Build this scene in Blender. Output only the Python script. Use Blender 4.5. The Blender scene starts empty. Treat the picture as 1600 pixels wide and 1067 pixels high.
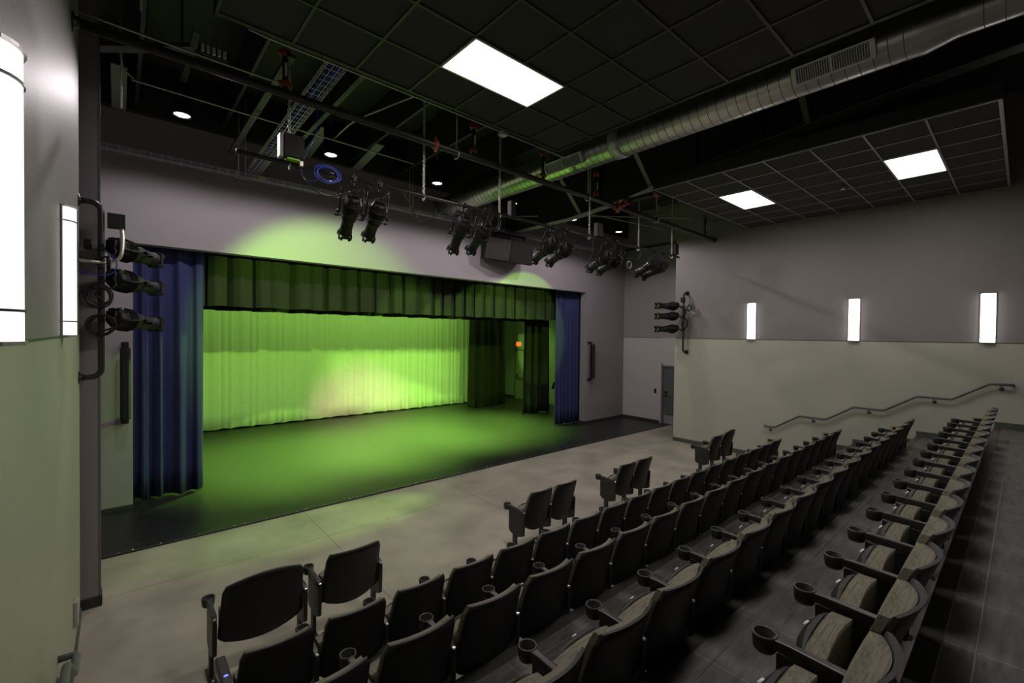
import bpy, bmesh, math, random
from mathutils import Vector, Matrix, Euler
random.seed(7)
PI = math.pi
C = bpy.context.scene.collection
SC = bpy.context.scene

# ------------------------------------------------------------------ camera
cam_d = bpy.data.cameras.new('camera'); cam = bpy.data.objects.new('camera', cam_d); C.objects.link(cam)
yaw, pit, rol, F = 0.71978571, -0.01530653, 0.0118156, 702.3
fw = Vector((math.sin(yaw)*math.cos(pit), math.cos(yaw)*math.cos(pit), math.sin(pit)))
rt = Vector((math.cos(yaw), -math.sin(yaw), 0)); up = rt.cross(fw)
r2 = math.cos(rol)*rt + math.sin(rol)*up; u2 = -math.sin(rol)*rt + math.cos(rol)*up
cam.matrix_world = Matrix(((r2.x, u2.x, -fw.x, 0), (r2.y, u2.y, -fw.y, 0), (r2.z, u2.z, -fw.z, 0), (0, 0, 0, 1)))
cam_d.sensor_width = 36; cam_d.lens = F/1600*36; cam_d.clip_start = .05; cam_d.clip_end = 100
SC.camera = cam

# ------------------------------------------------------------------ world, exposure
w = bpy.data.worlds.new('world'); SC.world = w; w.use_nodes = True
w.node_tree.nodes['Background'].inputs[0].default_value = (.010, .010, .011, 1)
w.node_tree.nodes['Background'].inputs[1].default_value = 1
SC.view_settings.view_transform = 'Standard'; SC.view_settings.look = 'None'
SC.view_settings.exposure = 0.0; SC.view_settings.gamma = 1; SC.view_settings.use_curve_mapping = False
SC.cycles.max_bounces = 8; SC.cycles.diffuse_bounces = 5
SC.cycles.sample_clamp_indirect = 4

GREEN = (.44, 1.0, .12); WARM = (1.0, .93, .86)
def light(kind, name, loc, target, power, color, parent=None, **k):
    d = bpy.data.lights.new(name, kind); d.energy = power; d.color = color
    for a, v in k.items(): setattr(d, a, v)
    o = bpy.data.objects.new(name, d); C.objects.link(o); o.location = loc
    if target is not None:
        o.rotation_euler = (Vector(target)-Vector(loc)).to_track_quat('-Z', 'Y').to_euler()
    return o

# key positions (metres; camera at the origin, +Y towards the stage, floor at FL)
FL = -2.905
XL, XR = -.29, 11.67            # side walls of the seating area
YE = 6.2                        # where they end
XA = 13.58                      # far side wall with the door
YF = 9.44                       # proscenium wall
YS = 7.73                       # front edge of the stage floor
TR = [(-2.566, 3.36), (-2.227, 2.36), (-1.888, 1.36), (-1.549, .33)]   # treads: height, front edge
OX0, OX1, OZ = .18, 11.46, 1.40 # proscenium opening
CE = 2.73                       # main ceiling
ROOF = 4.3

# light of the stage electrics that hang out of sight above the borders
for x, p in ((1.6, 14), (4.0, 18), (6.4, 21), (8.8, 19), (10.6, 16)):
    light('AREA', 'cyclorama_light', (x, 13.6, 1.9), (x, 15.3, -.6), p, GREEN, shape='RECTANGLE', size=1.6, size_y=.12)
for x, y, p in ((3.1, 11.2, 7000), (5.6, 11.2, 7600), (8.3, 11.2, 8200), (12.6, 13.6, 260)):
    light('SPOT', 'stage_electric_light', (x, y, 1.9), (x, y+.1, FL), p, GREEN, spot_size=1.34, spot_blend=.9, shadow_soft_size=.16)

# ------------------------------------------------------------------ materials
def mat(name, col, rough=.6, metal=0, noise=0, nscale=8, bump=0, bscale=200, spec=.5, emit=None, estr=0, stretch=None, detail=3):
    m = bpy.data.materials.new(name); m.use_nodes = True; nt = m.node_tree; N = nt.nodes; L = nt.links
    b = N['Principled BSDF']
    b.inputs['Base Color'].default_value = (*col, 1); b.inputs['Roughness'].default_value = rough
    b.inputs['Metallic'].default_value = metal; b.inputs['Specular IOR Level'].default_value = spec
    if emit: b.inputs['Emission Color'].default_value = (*emit, 1); b.inputs['Emission Strength'].default_value = estr
    if noise or bump:
        tc = N.new('ShaderNodeTexCoord'); src = tc.outputs['Object']
        if stretch:
            mp = N.new('ShaderNodeMapping'); mp.inputs['Scale'].default_value = stretch; L.new(src, mp.inputs[0]); src = mp.outputs[0]
    if noise:
        n = N.new('ShaderNodeTexNoise'); n.inputs['Scale'].default_value = nscale; n.inputs['Detail'].default_value = detail; L.new(src, n.inputs[0])
        r = N.new('ShaderNodeValToRGB'); a = r.color_ramp.elements
        a[0].position = .3; a[1].position = .7
        a[0].color = (*[c*(1-noise) for c in col], 1); a[1].color = (*[min(1, c*(1+noise)) for c in col], 1)
        L.new(n.outputs[0], r.inputs[0]); L.new(r.outputs[0], b.inputs['Base Color'])
    if bump:
        n2 = N.new('ShaderNodeTexNoise'); n2.inputs['Scale'].default_value = bscale; L.new(src, n2.inputs[0])
        bp = N.new('ShaderNodeBump'); bp.inputs['Strength'].default_value = bump; bp.inputs['Distance'].default_value = .01
        L.new(n2.outputs[0], bp.inputs['Height']); L.new(bp.outputs[0], b.inputs['Normal'])
    return m
def lines(m, specs, dark=.6, coord='Object'):
    """specs: (axis, offset, spacing, halfwidth); draws thin joints into the base colour"""
    nt = m.node_tree; N = nt.nodes; L = nt.links; b = N['Principled BSDF']
    tc = N.new('ShaderNodeTexCoord'); sp = N.new('ShaderNodeSeparateXYZ'); L.new(tc.outputs[coord], sp.inputs[0])
    tot = None
    for ax, off, spc, hw in specs:
        a = N.new('ShaderNodeMath'); a.operation = 'ADD'; a.inputs[1].default_value = -off+spc*100.5; L.new(sp.outputs[ax], a.inputs[0])
        f = N.new('ShaderNodeMath'); f.operation = 'MODULO'; f.inputs[1].default_value = spc; L.new(a.outputs[0], f.inputs[0])
        s = N.new('ShaderNodeMath'); s.operation = 'SUBTRACT'; s.inputs[1].default_value = spc/2; L.new(f.outputs[0], s.inputs[0])
        ab = N.new('ShaderNodeMath'); ab.operation = 'ABSOLUTE'; L.new(s.outputs[0], ab.inputs[0])
        lt = N.new('ShaderNodeMath'); lt.operation = 'LESS_THAN'; lt.inputs[1].default_value = hw; L.new(ab.outputs[0], lt.inputs[0])
        if tot is None: tot = lt
        else:
            mx = N.new('ShaderNodeMath'); mx.operation = 'MAXIMUM'; L.new(tot.outputs[0], mx.inputs[0]); L.new(lt.outputs[0], mx.inputs[1]); tot = mx
    mix = N.new('ShaderNodeMix'); mix.data_type = 'RGBA'; mix.blend_type = 'MULTIPLY'
    inp = b.inputs['Base Color']
    if inp.is_linked: L.new(inp.links[0].from_socket, mix.inputs[6])
    else: mix.inputs[6].default_value = inp.default_value
    mix.inputs[7].default_value = (dark, dark, dark, 1)
    L.new(tot.outputs[0], mix.inputs[0]); L.new(mix.outputs[2], inp)
    return m
def two_tone(name, up_, lo, z, rough=.5):
    m = mat(name, lo, rough, bump=.12, bscale=60, spec=.3)
    nt = m.node_tree; N = nt.nodes; L = nt.links; b = N['Principled BSDF']
    g = N.new('ShaderNodeNewGeometry'); sp = N.new('ShaderNodeSeparateXYZ'); L.new(g.outputs['Position'], sp.inputs[0])
    gt = N.new('ShaderNodeMath'); gt.operation = 'GREATER_THAN'; gt.inputs[1].default_value = z; L.new(sp.outputs[2], gt.inputs[0])
    mix = N.new('ShaderNodeMix'); mix.data_type = 'RGBA'; mix.inputs[6].default_value = (*lo, 1); mix.inputs[7].default_value = (*up_, 1)
    L.new(gt.outputs[0], mix.inputs[0]); L.new(mix.outputs[2], b.inputs['Base Color'])
    return m
M = {}
M['wall2'] = two_tone('two_tone_wall_paint', (.235, .215, .215), (.44, .43, .37), -.05, .55)
M['wall2l'] = two_tone('left_wall_two_tone_green_bounce', (.20, .184, .182), (.355, .37, .27), -.05, .5)  # same wall paint, green bounce light put into its darker colour
M['wall'] = mat('grey_wall_paint', (.29, .262, .275), .6, bump=.1, bscale=60)
M['stagewall'] = mat('stage_wall_paint', (.4, .4, .38), .7, bump=.1, bscale=60)
M['base'] = mat('dark_rubber_baseboard', (.035, .036, .033), .5, noise=.1)
M['basegrey'] = mat('grey_rubber_baseboard', (.07, .075, .065), .5, noise=.1)
M['concrete'] = lines(mat('polished_concrete', (.36, .325, .265), .33, noise=.22, nscale=1.6, detail=9, bump=.05, bscale=90), [(0, 2.25, 2.55, .006), (1, 6.5, 4.0, .006)], .55)
M['vinyl'] = lines(mat('dark_vinyl_tread', (.135, .127, .124), .27, noise=.3, nscale=5, stretch=(1, 6, 1), detail=8, bump=.35, bscale=90), [(0, .15, .61, .004)], 1.8)
M['nosing'] = mat('dark_rubber_nosing', (.06, .058, .055), .35, noise=.1)
M['groove'] = mat('worn_nosing_groove', (.13, .125, .12), .4, noise=.2)
M['stage'] = mat('black_painted_stage_floor', (.018, .019, .018), .38, spec=.4, noise=.22, nscale=9, detail=12, bump=.12, bscale=70)
M['blacktrim'] = mat('black_metal_trim', (.018, .018, .02), .35, noise=.1)
M['ceil'] = mat('black_ceiling_tile', (.040, .034, .040), .9, noise=.25, nscale=140, bump=.5, bscale=180)
M['grid'] = mat('dark_ceiling_grid_metal', (.034, .033, .033), .42, noise=.05)
M['gridl'] = mat('grey_ceiling_grid_metal', (.26, .25, .25), .4, noise=.05)
M['roof'] = mat('black_roof_insulation', (.045, .044, .044), .55, noise=.3, nscale=1.5, bump=.8, bscale=3)
M['steel'] = mat('black_painted_steel', (.028, .028, .03), .42, noise=.1)
M['girder'] = mat('dark_primed_girder', (.03, .029, .033), .38, noise=.1)
M['greysteel'] = mat('grey_primed_steel', (.22, .22, .215), .5, noise=.1)
M['pipe'] = mat('black_steel_pipe', (.040, .038, .037), .35, metal=.35, noise=.15, nscale=20)
M['orange'] = mat('orange_painted_coupling', (.34, .075, .025), .45, noise=.2, nscale=60)
M['zinc'] = mat('galvanised_steel', (.62, .62, .60), .4, metal=.6, noise=.12, nscale=12)
M['conduit'] = mat('galvanised_conduit', (.42, .41, .37), .42, metal=.8, noise=.08)
M['chain'] = mat('zinc_plated_chain', (.55, .54, .50), .4, metal=.5, noise=.05)
M['wire'] = mat('bright_zinc_wire', (.85, .85, .86), .4, metal=.3, noise=.05)
M['duct'] = mat('spiral_duct_steel', (.56, .55, .53), .30, metal=.95, noise=.10, nscale=4, bump=.015, bscale=7)
M['seam'] = mat('dark_duct_seam', (.16, .155, .15), .45, metal=.6, noise=.05)
M['blue'] = mat('blue_cable_jacket', (.03, .05, .42), .4, noise=.1)
M['black'] = mat('black_plastic', (.008, .008, .009), .45, noise=.1)
M['cable'] = mat('black_rubber_cable', (.010, .010, .010), .65, noise=.1)
M['fixture'] = mat('black_die_cast_fixture', (.010, .0095, .0095), .55, spec=.3, noise=.2, nscale=30)
M['silver'] = mat('silver_connector', (.7, .68, .62), .3, metal=.9, noise=.05)
M['seatplastic'] = mat('charcoal_seat_plastic', (.014, .0125, .0135), .45, spec=.35, noise=.12, nscale=50, bump=.15, bscale=500)
M['seatarm'] = mat('charcoal_armrest', (.026, .024, .025), .4, noise=.08)
M['seatmetal'] = mat('black_seat_standard', (.02, .02, .02), .4, noise=.1)
M['number'] = mat('pale_number_plate', (.75, .75, .72), .4, noise=.03)
M['chrome'] = mat('bright_metal_cap', (.7, .68, .7), .25, metal=.8, noise=.03)
M['led'] = mat('blue_aisle_light', (.1, .1, .9), .3, emit=(.15, .15, 1), estr=2.2)
M['blackcloth'] = mat('black_velour', (.022, .022, .018), .95, noise=.2, nscale=60, spec=.1)
M['bluecloth'] = mat('blue_velour', (.042, .048, .135), .85, noise=.15, nscale=50, spec=.15)
M['cyc'] = mat('white_cyclorama_cloth', (.78, .78, .72), .9, noise=.03)
M['speaker'] = mat('dark_speaker_cabinet', (.011, .0105, .010), .7, spec=.15, noise=.1, bump=.3, bscale=400)
M['speakside'] = mat('charcoal_speaker_side', (.030, .028, .025), .6, spec=.2, noise=.1)
M['door'] = mat('grey_door_paint', (.10, .10, .115), .42, noise=.06)
M['frame'] = mat('grey_frame_paint', (.17, .17, .19), .42, noise=.06)
M['doorlight'] = mat('pale_painted_door', (.3, .32, .28), .5, noise=.06)
M['rail'] = mat('grey_painted_handrail', (.10, .105, .11), .4, metal=.2, noise=.06)
M['plate'] = mat('brushed_outlet_plate', (.40, .35, .25), .4, metal=.1, noise=.06)
M['lightplate'] = mat('pale_outlet_plate', (.42, .38, .38), .4, noise=.04)
M['lamp'] = mat('glowing_lamp_diffuser', (.8, .8, .8), .5, emit=(1.0, .97, .93), estr=3.2)
M['lamp2'] = mat('glowing_wall_sconce_diffuser', (.8, .8, .8), .5, emit=(1.0, .97, .95), estr=6.5)
M['lamp2l'] = mat('frosted_sconce_diffuser', (.8, .8, .8), .5, emit=(1.0, .97, .95), estr=1.25)
M['lampdn'] = mat('glowing_downlight_lens', (.8, .8, .8), .5, emit=(1.0, .93, 1.0), estr=7)
M['lampmetal'] = mat('satin_nickel_sconce_metal', (.42, .40, .40), .38, metal=.9, noise=.05)
M['darkmetal'] = mat('dark_sconce_band', (.06, .055, .055), .4, metal=.5, noise=.05)
M['white'] = mat('white_enamel', (.55, .54, .5), .5, noise=.04)
M['yellow'] = mat('yellow_tag', (.75, .6, .03), .5, noise=.05)
M['exit'] = mat('lit_orange_red_exit_letters', (.9, .1, .02), .5, emit=(1, .13, .01), estr=1.6)
M['glowred'] = mat('exit_sign_panel', (.5, .2, .08), .5, emit=(1, .25, .04), estr=.7)
M['teal'] = mat('teal_notice', (.02, .35, .25), .5, noise=.1)
M['gel'] = mat('green_gel_and_glint', (.35, .7, .08), .35, metal=.3, noise=.05)
# striped seat fabric
def fabric():
    m = mat('striped_grey_green_seat_fabric', (.19, .175, .135), .9, noise=.1, nscale=70, spec=.15)
    nt = m.node_tree; N = nt.nodes; L = nt.links; b = N['Principled BSDF']
    tc = N.new('ShaderNodeTexCoord'); mp = N.new('ShaderNodeMapping'); L.new(tc.outputs['Object'], mp.inputs[0])
    mp.inputs['Scale'].default_value = (2.5, 190, 190)
    n = N.new('ShaderNodeTexNoise'); n.inputs['Scale'].default_value = 1.0; n.inputs['Detail'].default_value = 2; L.new(mp.outputs[0], n.inputs[0])
    r = N.new('ShaderNodeValToRGB'); e = r.color_ramp.elements; e[0].position = .38; e[1].position = .62
    e[0].color = (.125, .115, .088, 1); e[1].color = (.205, .19, .148, 1)
    L.new(n.outputs[0], r.inputs[0]); L.new(r.outputs[0], b.inputs['Base Color'])
    return m
M['fabric'] = fabric()

# ------------------------------------------------------------------ mesh helpers
class MB:
    def __init__(s): s.v = []; s.f = []; s.sm = []
    def add(s, vs, fs, smooth=False, X=None):
        n = len(s.v)
        s.v += [tuple(X @ Vector(v)) if X is not None else tuple(v) for v in vs]
        for f in fs: s.f.append(tuple(i+n for i in f)); s.sm.append(smooth)
        return s
    def box(s, c, d, X=None):
        x, y, z = c; a, b, e = d[0]/2, d[1]/2, d[2]/2
        vs = [(x+i*a, y+j*b, z+k*e) for i in (-1, 1) for j in (-1, 1) for k in (-1, 1)]
        return s.add(vs, [(0, 1, 3, 2), (4, 6, 7, 5), (0, 4, 5, 1), (2, 3, 7, 6), (0, 2, 6, 4), (1, 5, 7, 3)], False, X)
    def bb(s, x0, x1, y0, y1, z0, z1): return s.box(((x0+x1)/2, (y0+y1)/2, (z0+z1)/2), (x1-x0, y1-y0, z1-z0))
    def prism(s, poly, axis, a, b, X=None, smooth=False):
        """poly: 2D points in the two remaining axes (order x,y,z), extruded along axis from a to b"""
        n = len(poly); vs = []
        for t in (a, b):
            for p in poly:
                q = list(p); q.insert(axis, t); vs.append(tuple(q))
        fs = [tuple(range(n))[::-1], tuple(range(n, 2*n))] + [(i, (i+1) % n, n+(i+1) % n, n+i) for i in range(n)]
        return s.add(vs, fs, smooth, X)
    def tube(s, pts, r, seg=8, X=None, caps=True, close=False, rr=None):
        P = [Vector(p) for p in pts]; n = len(P); vs = []; prev = None
        for i, p in enumerate(P):
            if close: d = (P[(i+1) % n]-P[i-1])
            else: d = (P[min(i+1, n-1)]-P[max(i-1, 0)])
            if d.length < 1e-9: d = Vector((0, 0, 1))
            d.normalize()
            if prev is None:
                a = Vector((0, 0, 1)) if abs(d.z) < .9 else Vector((1, 0, 0))
                e = d.cross(a).normalized()
            else: e = (prev-d*prev.dot(d)); e = e.normalized() if e.length > 1e-6 else prev
            prev = e; g = d.cross(e); q = rr[i] if rr else r
            for k in range(seg):
                t = 2*PI*k/seg; vs.append(tuple(p+e*math.cos(t)*q+g*math.sin(t)*q))
        fs = []
        for i in range(n if close else n-1):
            j = (i+1) % n
            for k in range(seg):
                l = (k+1) % seg; fs.append((i*seg+k, i*seg+l, j*seg+l, j*seg+k))
        if caps and not close: fs += [tuple(range(seg))[::-1], tuple(range((n-1)*seg, n*seg))]
        return s.add(vs, fs, True, X)
    def lathe(s, prof, seg=24, X=None, a0=0, a1=2*PI, smooth=True):
        """prof: (r, z) pairs turned about z"""
        full = abs(a1-a0-2*PI) < 1e-6; m = seg if full else seg+1; vs = []
        for r, z in prof:
            for k in range(m):
                t = a0+(a1-a0)*k/seg; vs.append((r*math.cos(t), r*math.sin(t), z))
        fs = []
        for i in range(len(prof)-1):
            for k in range(seg):
                l = (k+1) % m; fs.append((i*m+k, i*m+l, (i+1)*m+l, (i+1)*m+k))
        return s.add(vs, fs, smooth, X)
    def sheet(s, fn, nu, nv, th=0, smooth=True):
        """closed slab: fn(u,v) -> (x,y,z), offset th along +y on the back"""
        vs = []
        for t in ((0, th) if th else (0,)):
            for j in range(nv+1):
                for i in range(nu+1):
                    x, y, z = fn(i/nu, j/nv); vs.append((x, y+t, z))
        W = nu+1; K = W*(nv+1); fs = []
        for j in range(nv):
            for i in range(nu):
                a = j*W+i; fs.append((a, a+1, a+1+W, a+W))
                if th: fs.append((K+a, K+a+W, K+a+1+W, K+a+1))
        n0 = len(fs)
        if th:
            for i in range(nu):
                fs.append((i, K+i, K+i+1, i+1)); a = nv*W+i; fs.append((a, a+1, K+a+1, K+a))
            for j in range(nv):
                a = j*W; fs.append((a, a+W, K+a+W, K+a)); a = j*W+nu; fs.append((a, K+a, K+a+W, a+W))
        n = len(s.v); s.v += vs
        for q, f in enumerate(fs): s.f.append(tuple(i+n for i in f)); s.sm.append(smooth and q < n0)
        return s
    def build(s, name, m, parent=None, bevel=0, seg=1, loc=None):
        me = bpy.data.meshes.new(name); me.from_pydata(s.v, [], s.f); me.polygons.foreach_set('use_smooth', s.sm)
        bm = bmesh.new(); bm.from_mesh(me); bmesh.ops.recalc_face_normals(bm, faces=bm.faces)
        if bevel:
            es = [e for e in bm.edges if len(e.link_faces) == 2 and e.calc_face_angle(0) > .6]
            bmesh.ops.bevel(bm, geom=es, offset=bevel, segments=seg, profile=.5, affect='EDGES', clamp_overlap=True)
        bm.to_mesh(me); bm.free(); me.materials.append(m)
        o = bpy.data.objects.new(name, me); C.objects.link(o)
        if parent is not None: o.parent = parent
        if loc is not None: o.location = loc
        return o
def tag(o, label=None, cat=None, group=None, kind=None):
    if label: o['label'] = label
    if cat: o['category'] = cat
    if group: o['group'] = group
    if kind: o['kind'] = kind
    return o
def empty(name, loc=(0, 0, 0), rz=0, rot=None):
    o = bpy.data.objects.new(name, None); C.objects.link(o); o.location = loc; o.empty_display_size = .05
    o.rotation_euler = rot if rot else (0, 0, rz)
    return o
def struct(mb, name, m, parent=None, bevel=0):
    o = mb.build(name, m, parent, bevel)
    if parent is None: o['kind'] = 'structure'
    return o
def copy_tree(o, parent=None):
    c = o.copy(); C.objects.link(c)
    if parent is not None: c.parent = parent
    for ch in list(o.children): copy_tree(ch, c)
    return c
def ring(c, r, n=24, axis='z', a0=0, a1=2*PI, wob=0, rnd=None):
    out = []
    for i in range(n):
        t = a0+(a1-a0)*i/(n if abs(a1-a0-2*PI) < 1e-6 else n-1); q = r*(1+(rnd.uniform(-wob, wob) if rnd else 0))
        u, v = q*math.cos(t), q*math.sin(t)
        out.append({'z': (c[0]+u, c[1]+v, c[2]), 'y': (c[0]+u, c[1], c[2]+v), 'x': (c[0], c[1]+u, c[2]+v)}[axis])
    return out
def smooth_path(P, n=6):
    """Catmull-Rom through points"""
    P = [Vector(p) for p in P]; out = []
    Q = [P[0]*2-P[1]]+P+[P[-1]*2-P[-2]]
    for i in range(1, len(Q)-2):
        for k in range(n):
            t = k/n; a, b, c, d = Q[i-1], Q[i], Q[i+1], Q[i+2]
            out.append(.5*((2*b)+(c-a)*t+(2*a-5*b+4*c-d)*t*t+(3*b-a-3*c+d)*t**3))
    out.append(P[-1]); return [tuple(p) for p in out]

# ------------------------------------------------------------------ shell
struct(MB().bb(-3.2, 15.5, YS, 17.2, FL-.3, FL+.025), 'floor', M['stage'])
struct(MB().bb(-3.2, XA+.2, 3.36, YS, FL-.3, FL), 'floor', M['concrete'])
bx = MB()
bx.bb(XL-.05, XA, YS-.10, YS+.002, FL+.0005, FL+.030)
struct(bx, 'trim_1', M['blacktrim'], None, .008)
bo = MB()
x = 0.0
while x < 13.4:
    for dx in ((0, .14) if int(x*10) % 3 == 0 else (0,)):
        bo.lathe([(0, .006), (.007, .006), (.011, .002), (.011, 0)], 8, Matrix.Translation((x+dx, YS-.08, FL+.030)))
    x += .43
struct(bo, 'bolt', M['silver'], bpy.data.objects['trim_1'])
# tiers (solid blocks whose tops are the treads)
for i, (z, y) in enumerate(TR):
    y2 = TR[i+1][1] if i < 3 else -3.1
    o = struct(MB().bb(XL, XR, y2, y, FL-.2, z), 'floor', M['vinyl'])
    struct(MB().bb(XL+.01, XR-.01, y-.085, y+.012, z-.045, z+.004), 'nosing', M['nosing'], o, .004)
    g = MB()
    for dy in (-.20,): g.bb(XL+.01, XR-.01, y+dy-.003, y+dy+.003, z, z+.003)
    struct(g, 'nosing_line', M['groove'], o)
    # half step in each aisle
    for xa, xb in ((XL, .40), (10.62, XR)):
        struct(MB().bb(xa, xb, y, y+.30, FL-.2, z-.17), 'floor', M['vinyl'])
# walls
struct(MB().bb(XL-.2, XL, -3.2, YE, FL-.2, ROOF), 'wall_left', M['wall2l'])
struct(MB().bb(XR, XR+.2, -3.2, 6.43, FL-.2, ROOF), 'wall_right', M['wall2'])
struct(MB().bb(XL-.2, XR+.2, -3.3, -3.1, FL-.2, ROOF), 'wall_back', M['wall'])
struct(MB().bb(-2.4, -.142, 6.37, 6.52, FL-.05, ROOF), 'wall_left', M['wall'])       # return beside the left wing
struct(MB().bb(-2.4, -2.2, 6.37, YF, FL-.05, ROOF), 'wall_left', M['wall'])
struct(MB().bb(XR+.2, XA+.2, 6.23, 6.43, FL-.05, ROOF), 'wall_right', M['wall'])
wa = MB()
DY0, DY1, DZ = 6.80, 7.93, -.955      # door in the far right wall
wa.bb(XA, XA+.2, 6.431, DY0, FL-.05, ROOF); wa.bb(XA, XA+.2, DY1, YF+.2, FL-.05, ROOF); wa.bb(XA, XA+.2, DY0, DY1, DZ, ROOF)
struct(wa, 'wall_right', two_tone('far_wall_paint', (.29, .27, .275), (.50, .465, .465), -.05, .5))
wf = MB()
WT = .22
wf.bb(-2.4, OX0, YF, YF+WT, FL-.05, ROOF); wf.bb(OX1, XA+.2, YF, YF+WT, FL-.05, ROOF); wf.bb(OX0, OX1, YF, YF+WT, OZ, ROOF)
struct(wf, 'wall_front', M['wall'])
struct(MB().bb(XL-.1, XA, YF-.13, YF-.001, 3.46, ROOF), 'trim_2', M['steel'])
# stage house
struct(MB().bb(-3.2, 15.5, 16.8, 17.0, FL-.05, 5.2), 'wall_stage_back', M['stagewall'])
struct(MB().bb(-3.2, -3.0, YF, 17, FL-.05, 5.2), 'wall_stage_left', M['stagewall'])
struct(MB().bb(13.6, 13.8, YF+WT, 17, FL-.05, 5.2), 'wall_stage_right', M['stagewall'])
struct(MB().bb(-3.2, 15.5, YF, 17, 5.2, 5.3), 'ceiling', M['roof'])
struct(MB().bb(-3.3, 15.5, -3.3, YF+.1, ROOF, ROOF+.1), 'ceiling', M['roof'])
# corner bead on the return, baseboards
bbm = MB()
def bbrd(name, m, *boxes):
    q = MB()
    for b in boxes: q.bb(*b)
    return struct(q, name, m, None, .003)
H = .11
bbrd('baseboard_right', M['basegrey'], (XR-.012, XR, 3.36+.3, 6.43, FL, FL+H), (XR-.012, XR+.2, 6.43, 6.435, FL, FL+H))
for i, (z, y) in enumerate(TR):
    y2 = (TR[i+1][1]+.30) if i < 3 else -3.1
    bbrd('baseboard_right', M['basegrey'], (XR-.012, XR, y2, y, z, z+H))
    bbrd('baseboard_right', M['basegrey'], (XR-.012, XR, y, y+.3, z-.17, z-.17+H))
    bbrd('baseboard_left', M['basegrey'], (XL, XL+.012, y2, y, z, z+H))
bbrd('baseboard_left', M['basegrey'], (XL, XL+.012, 3.66, YE, FL, FL+H))
bbrd('baseboard_left', M['base'], (-2.2, -.13, 6.358, 6.37, FL, FL+H), (-.142, -.13, 6.358, 6.52, FL, FL+H))
bbrd('baseboard_front', M['base'], (-2.2, OX0, YF-.012, YF, FL+.025, FL+.10), (OX1, XA, YF-.012, YF, FL+.025, FL+.10), (OX1-.012, OX1, YF, YF+WT, FL+.025, FL+.10))
bbrd('baseboard_right', M['base'], (XA-.012, XA, DY1+.06, YF, FL, FL+.105))
bbrd('baseboard_stage', M['base'], (13.588, 13.6, 15.32, 16.8, FL+.025, FL+.13))
# reveals between the two paint colours
for nm, b in (('trim_3', (XL, XL+.004, -3.1, YE, -.056, -.044)), ('trim_4', (XR-.004, XR, -3.1, 6.43, -.056, -.044)), ('trim_5', (XA-.004, XA, DY1+.06, YF, -.056, -.044))):
    struct(MB().bb(*b), nm, M['darkmetal'])
struct(MB().bb(-.152, -.136, 6.364, 6.376, FL+H, ROOF), 'trim_6', M['frame'])

# door in the far right wall
def door(name, x, y0, y1, z0, z1, side, md, mf, leaf_bar=True, kick=True):
    """leaf in a wall facing -x"""
    fr = MB(); t = .055
    fr.bb(x-.03, x+.12, y0-t+.05, y0+.05, z0, z1+t); fr.bb(x-.03, x+.12, y1-.05, y1+t-.05, z0, z1+t); fr.bb(x-.03, x+.12, y0, y1, z1-.05, z1+t-.05)
    r = struct(MB().bb(x+.03, x+.075, y0+.05, y1-.05, z0+.015, z1-.05), name, md)
    fr.build('door_frame', mf, r, .004)
    if kick: MB().bb(x+.024, x+.03, y0+.08, y1-.08, z0+.03, z0+.30).build('kick_plate', M['gridl'], r)
    if leaf_bar:
        b = MB(); b.bb(x-.02, x+.03, y1-.20, y1-.10, z0+.92, z0+1.10); b.build('latch_case', M['darkmetal'], r, .006)
        MB().tube([(x-.035, y1-.14, z0+1.0), (x-.035, y0+.14, z0+1.0)], .017, 10).build('push_bar', M['silver'], r)
    MB().bb(x+.026, x+.031, y0+.14, y1-.14, z0+1.86, z0+1.87).build('door_panel_line', M['frame'], r)
    return r
door('door_1', XA, DY0+.0, DY1, FL, DZ, 1, M['door'], M['frame'])
struct(MB().bb(XA-.02, XA+.12, DY0+.05, DY1-.05, FL, FL+.012), 'trim_7', M['silver'])
o = tag(empty('card_reader', (XA, 8.15, -1.83)), 'small black card reader with a tiny green dot beside the grey exit door', 'card reader')
MB().bb(-.03, 0, -.04, .04, -.07, .07).build('housing', M['black'], o, .006); MB().bb(-.032, -.03, -.006, .006, -.005, .005).build('indicator', M['gel'], o)
door('door_2', 13.6, 14.25, 15.28, FL+.025, -.66, 1, M['doorlight'], M['frame'])
n_ = MB().bb(13.612, 13.629, 14.85, 15.1, -1.75, -1.45).build('door_notice', M['teal']); tag(n_, 'teal notice stuck on the backstage door above its push bar', 'notice')
# exit sign
o = tag(empty('exit_sign', (13.6, 14.98, -.42)), 'lit orange red exit sign over the backstage door, half behind the black leg', 'exit sign')
MB().bb(-.06, 0, -.17, .17, -.12, .12).build('housing', M['white'], o, .005)
MB().bb(-.064, -.06, -.15, .15, -.10, .10).build('face', M['glowred'], o)
fc = bpy.data.curves.new('exit_text', 'FONT'); fc.body = 'EXIT'; fc.size = .17; fc.align_x = 'CENTER'; fc.align_y = 'CENTER'; fc.extrude = .002
t0 = bpy.data.objects.new('t', fc); fc.materials.append(M['exit']); C.objects.link(t0); bpy.context.view_layer.update()
tm = bpy.data.meshes.new_from_object(t0.evaluated_get(bpy.context.evaluated_depsgraph_get())); bpy.data.objects.remove(t0)
if not tm.materials: tm.materials.append(M['exit'])
to = bpy.data.objects.new('lettering', tm); C.objects.link(to)
to.parent = o; to.location = (-.067, 0, 0); to.rotation_euler = (PI/2, 0, -PI/2)
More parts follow.
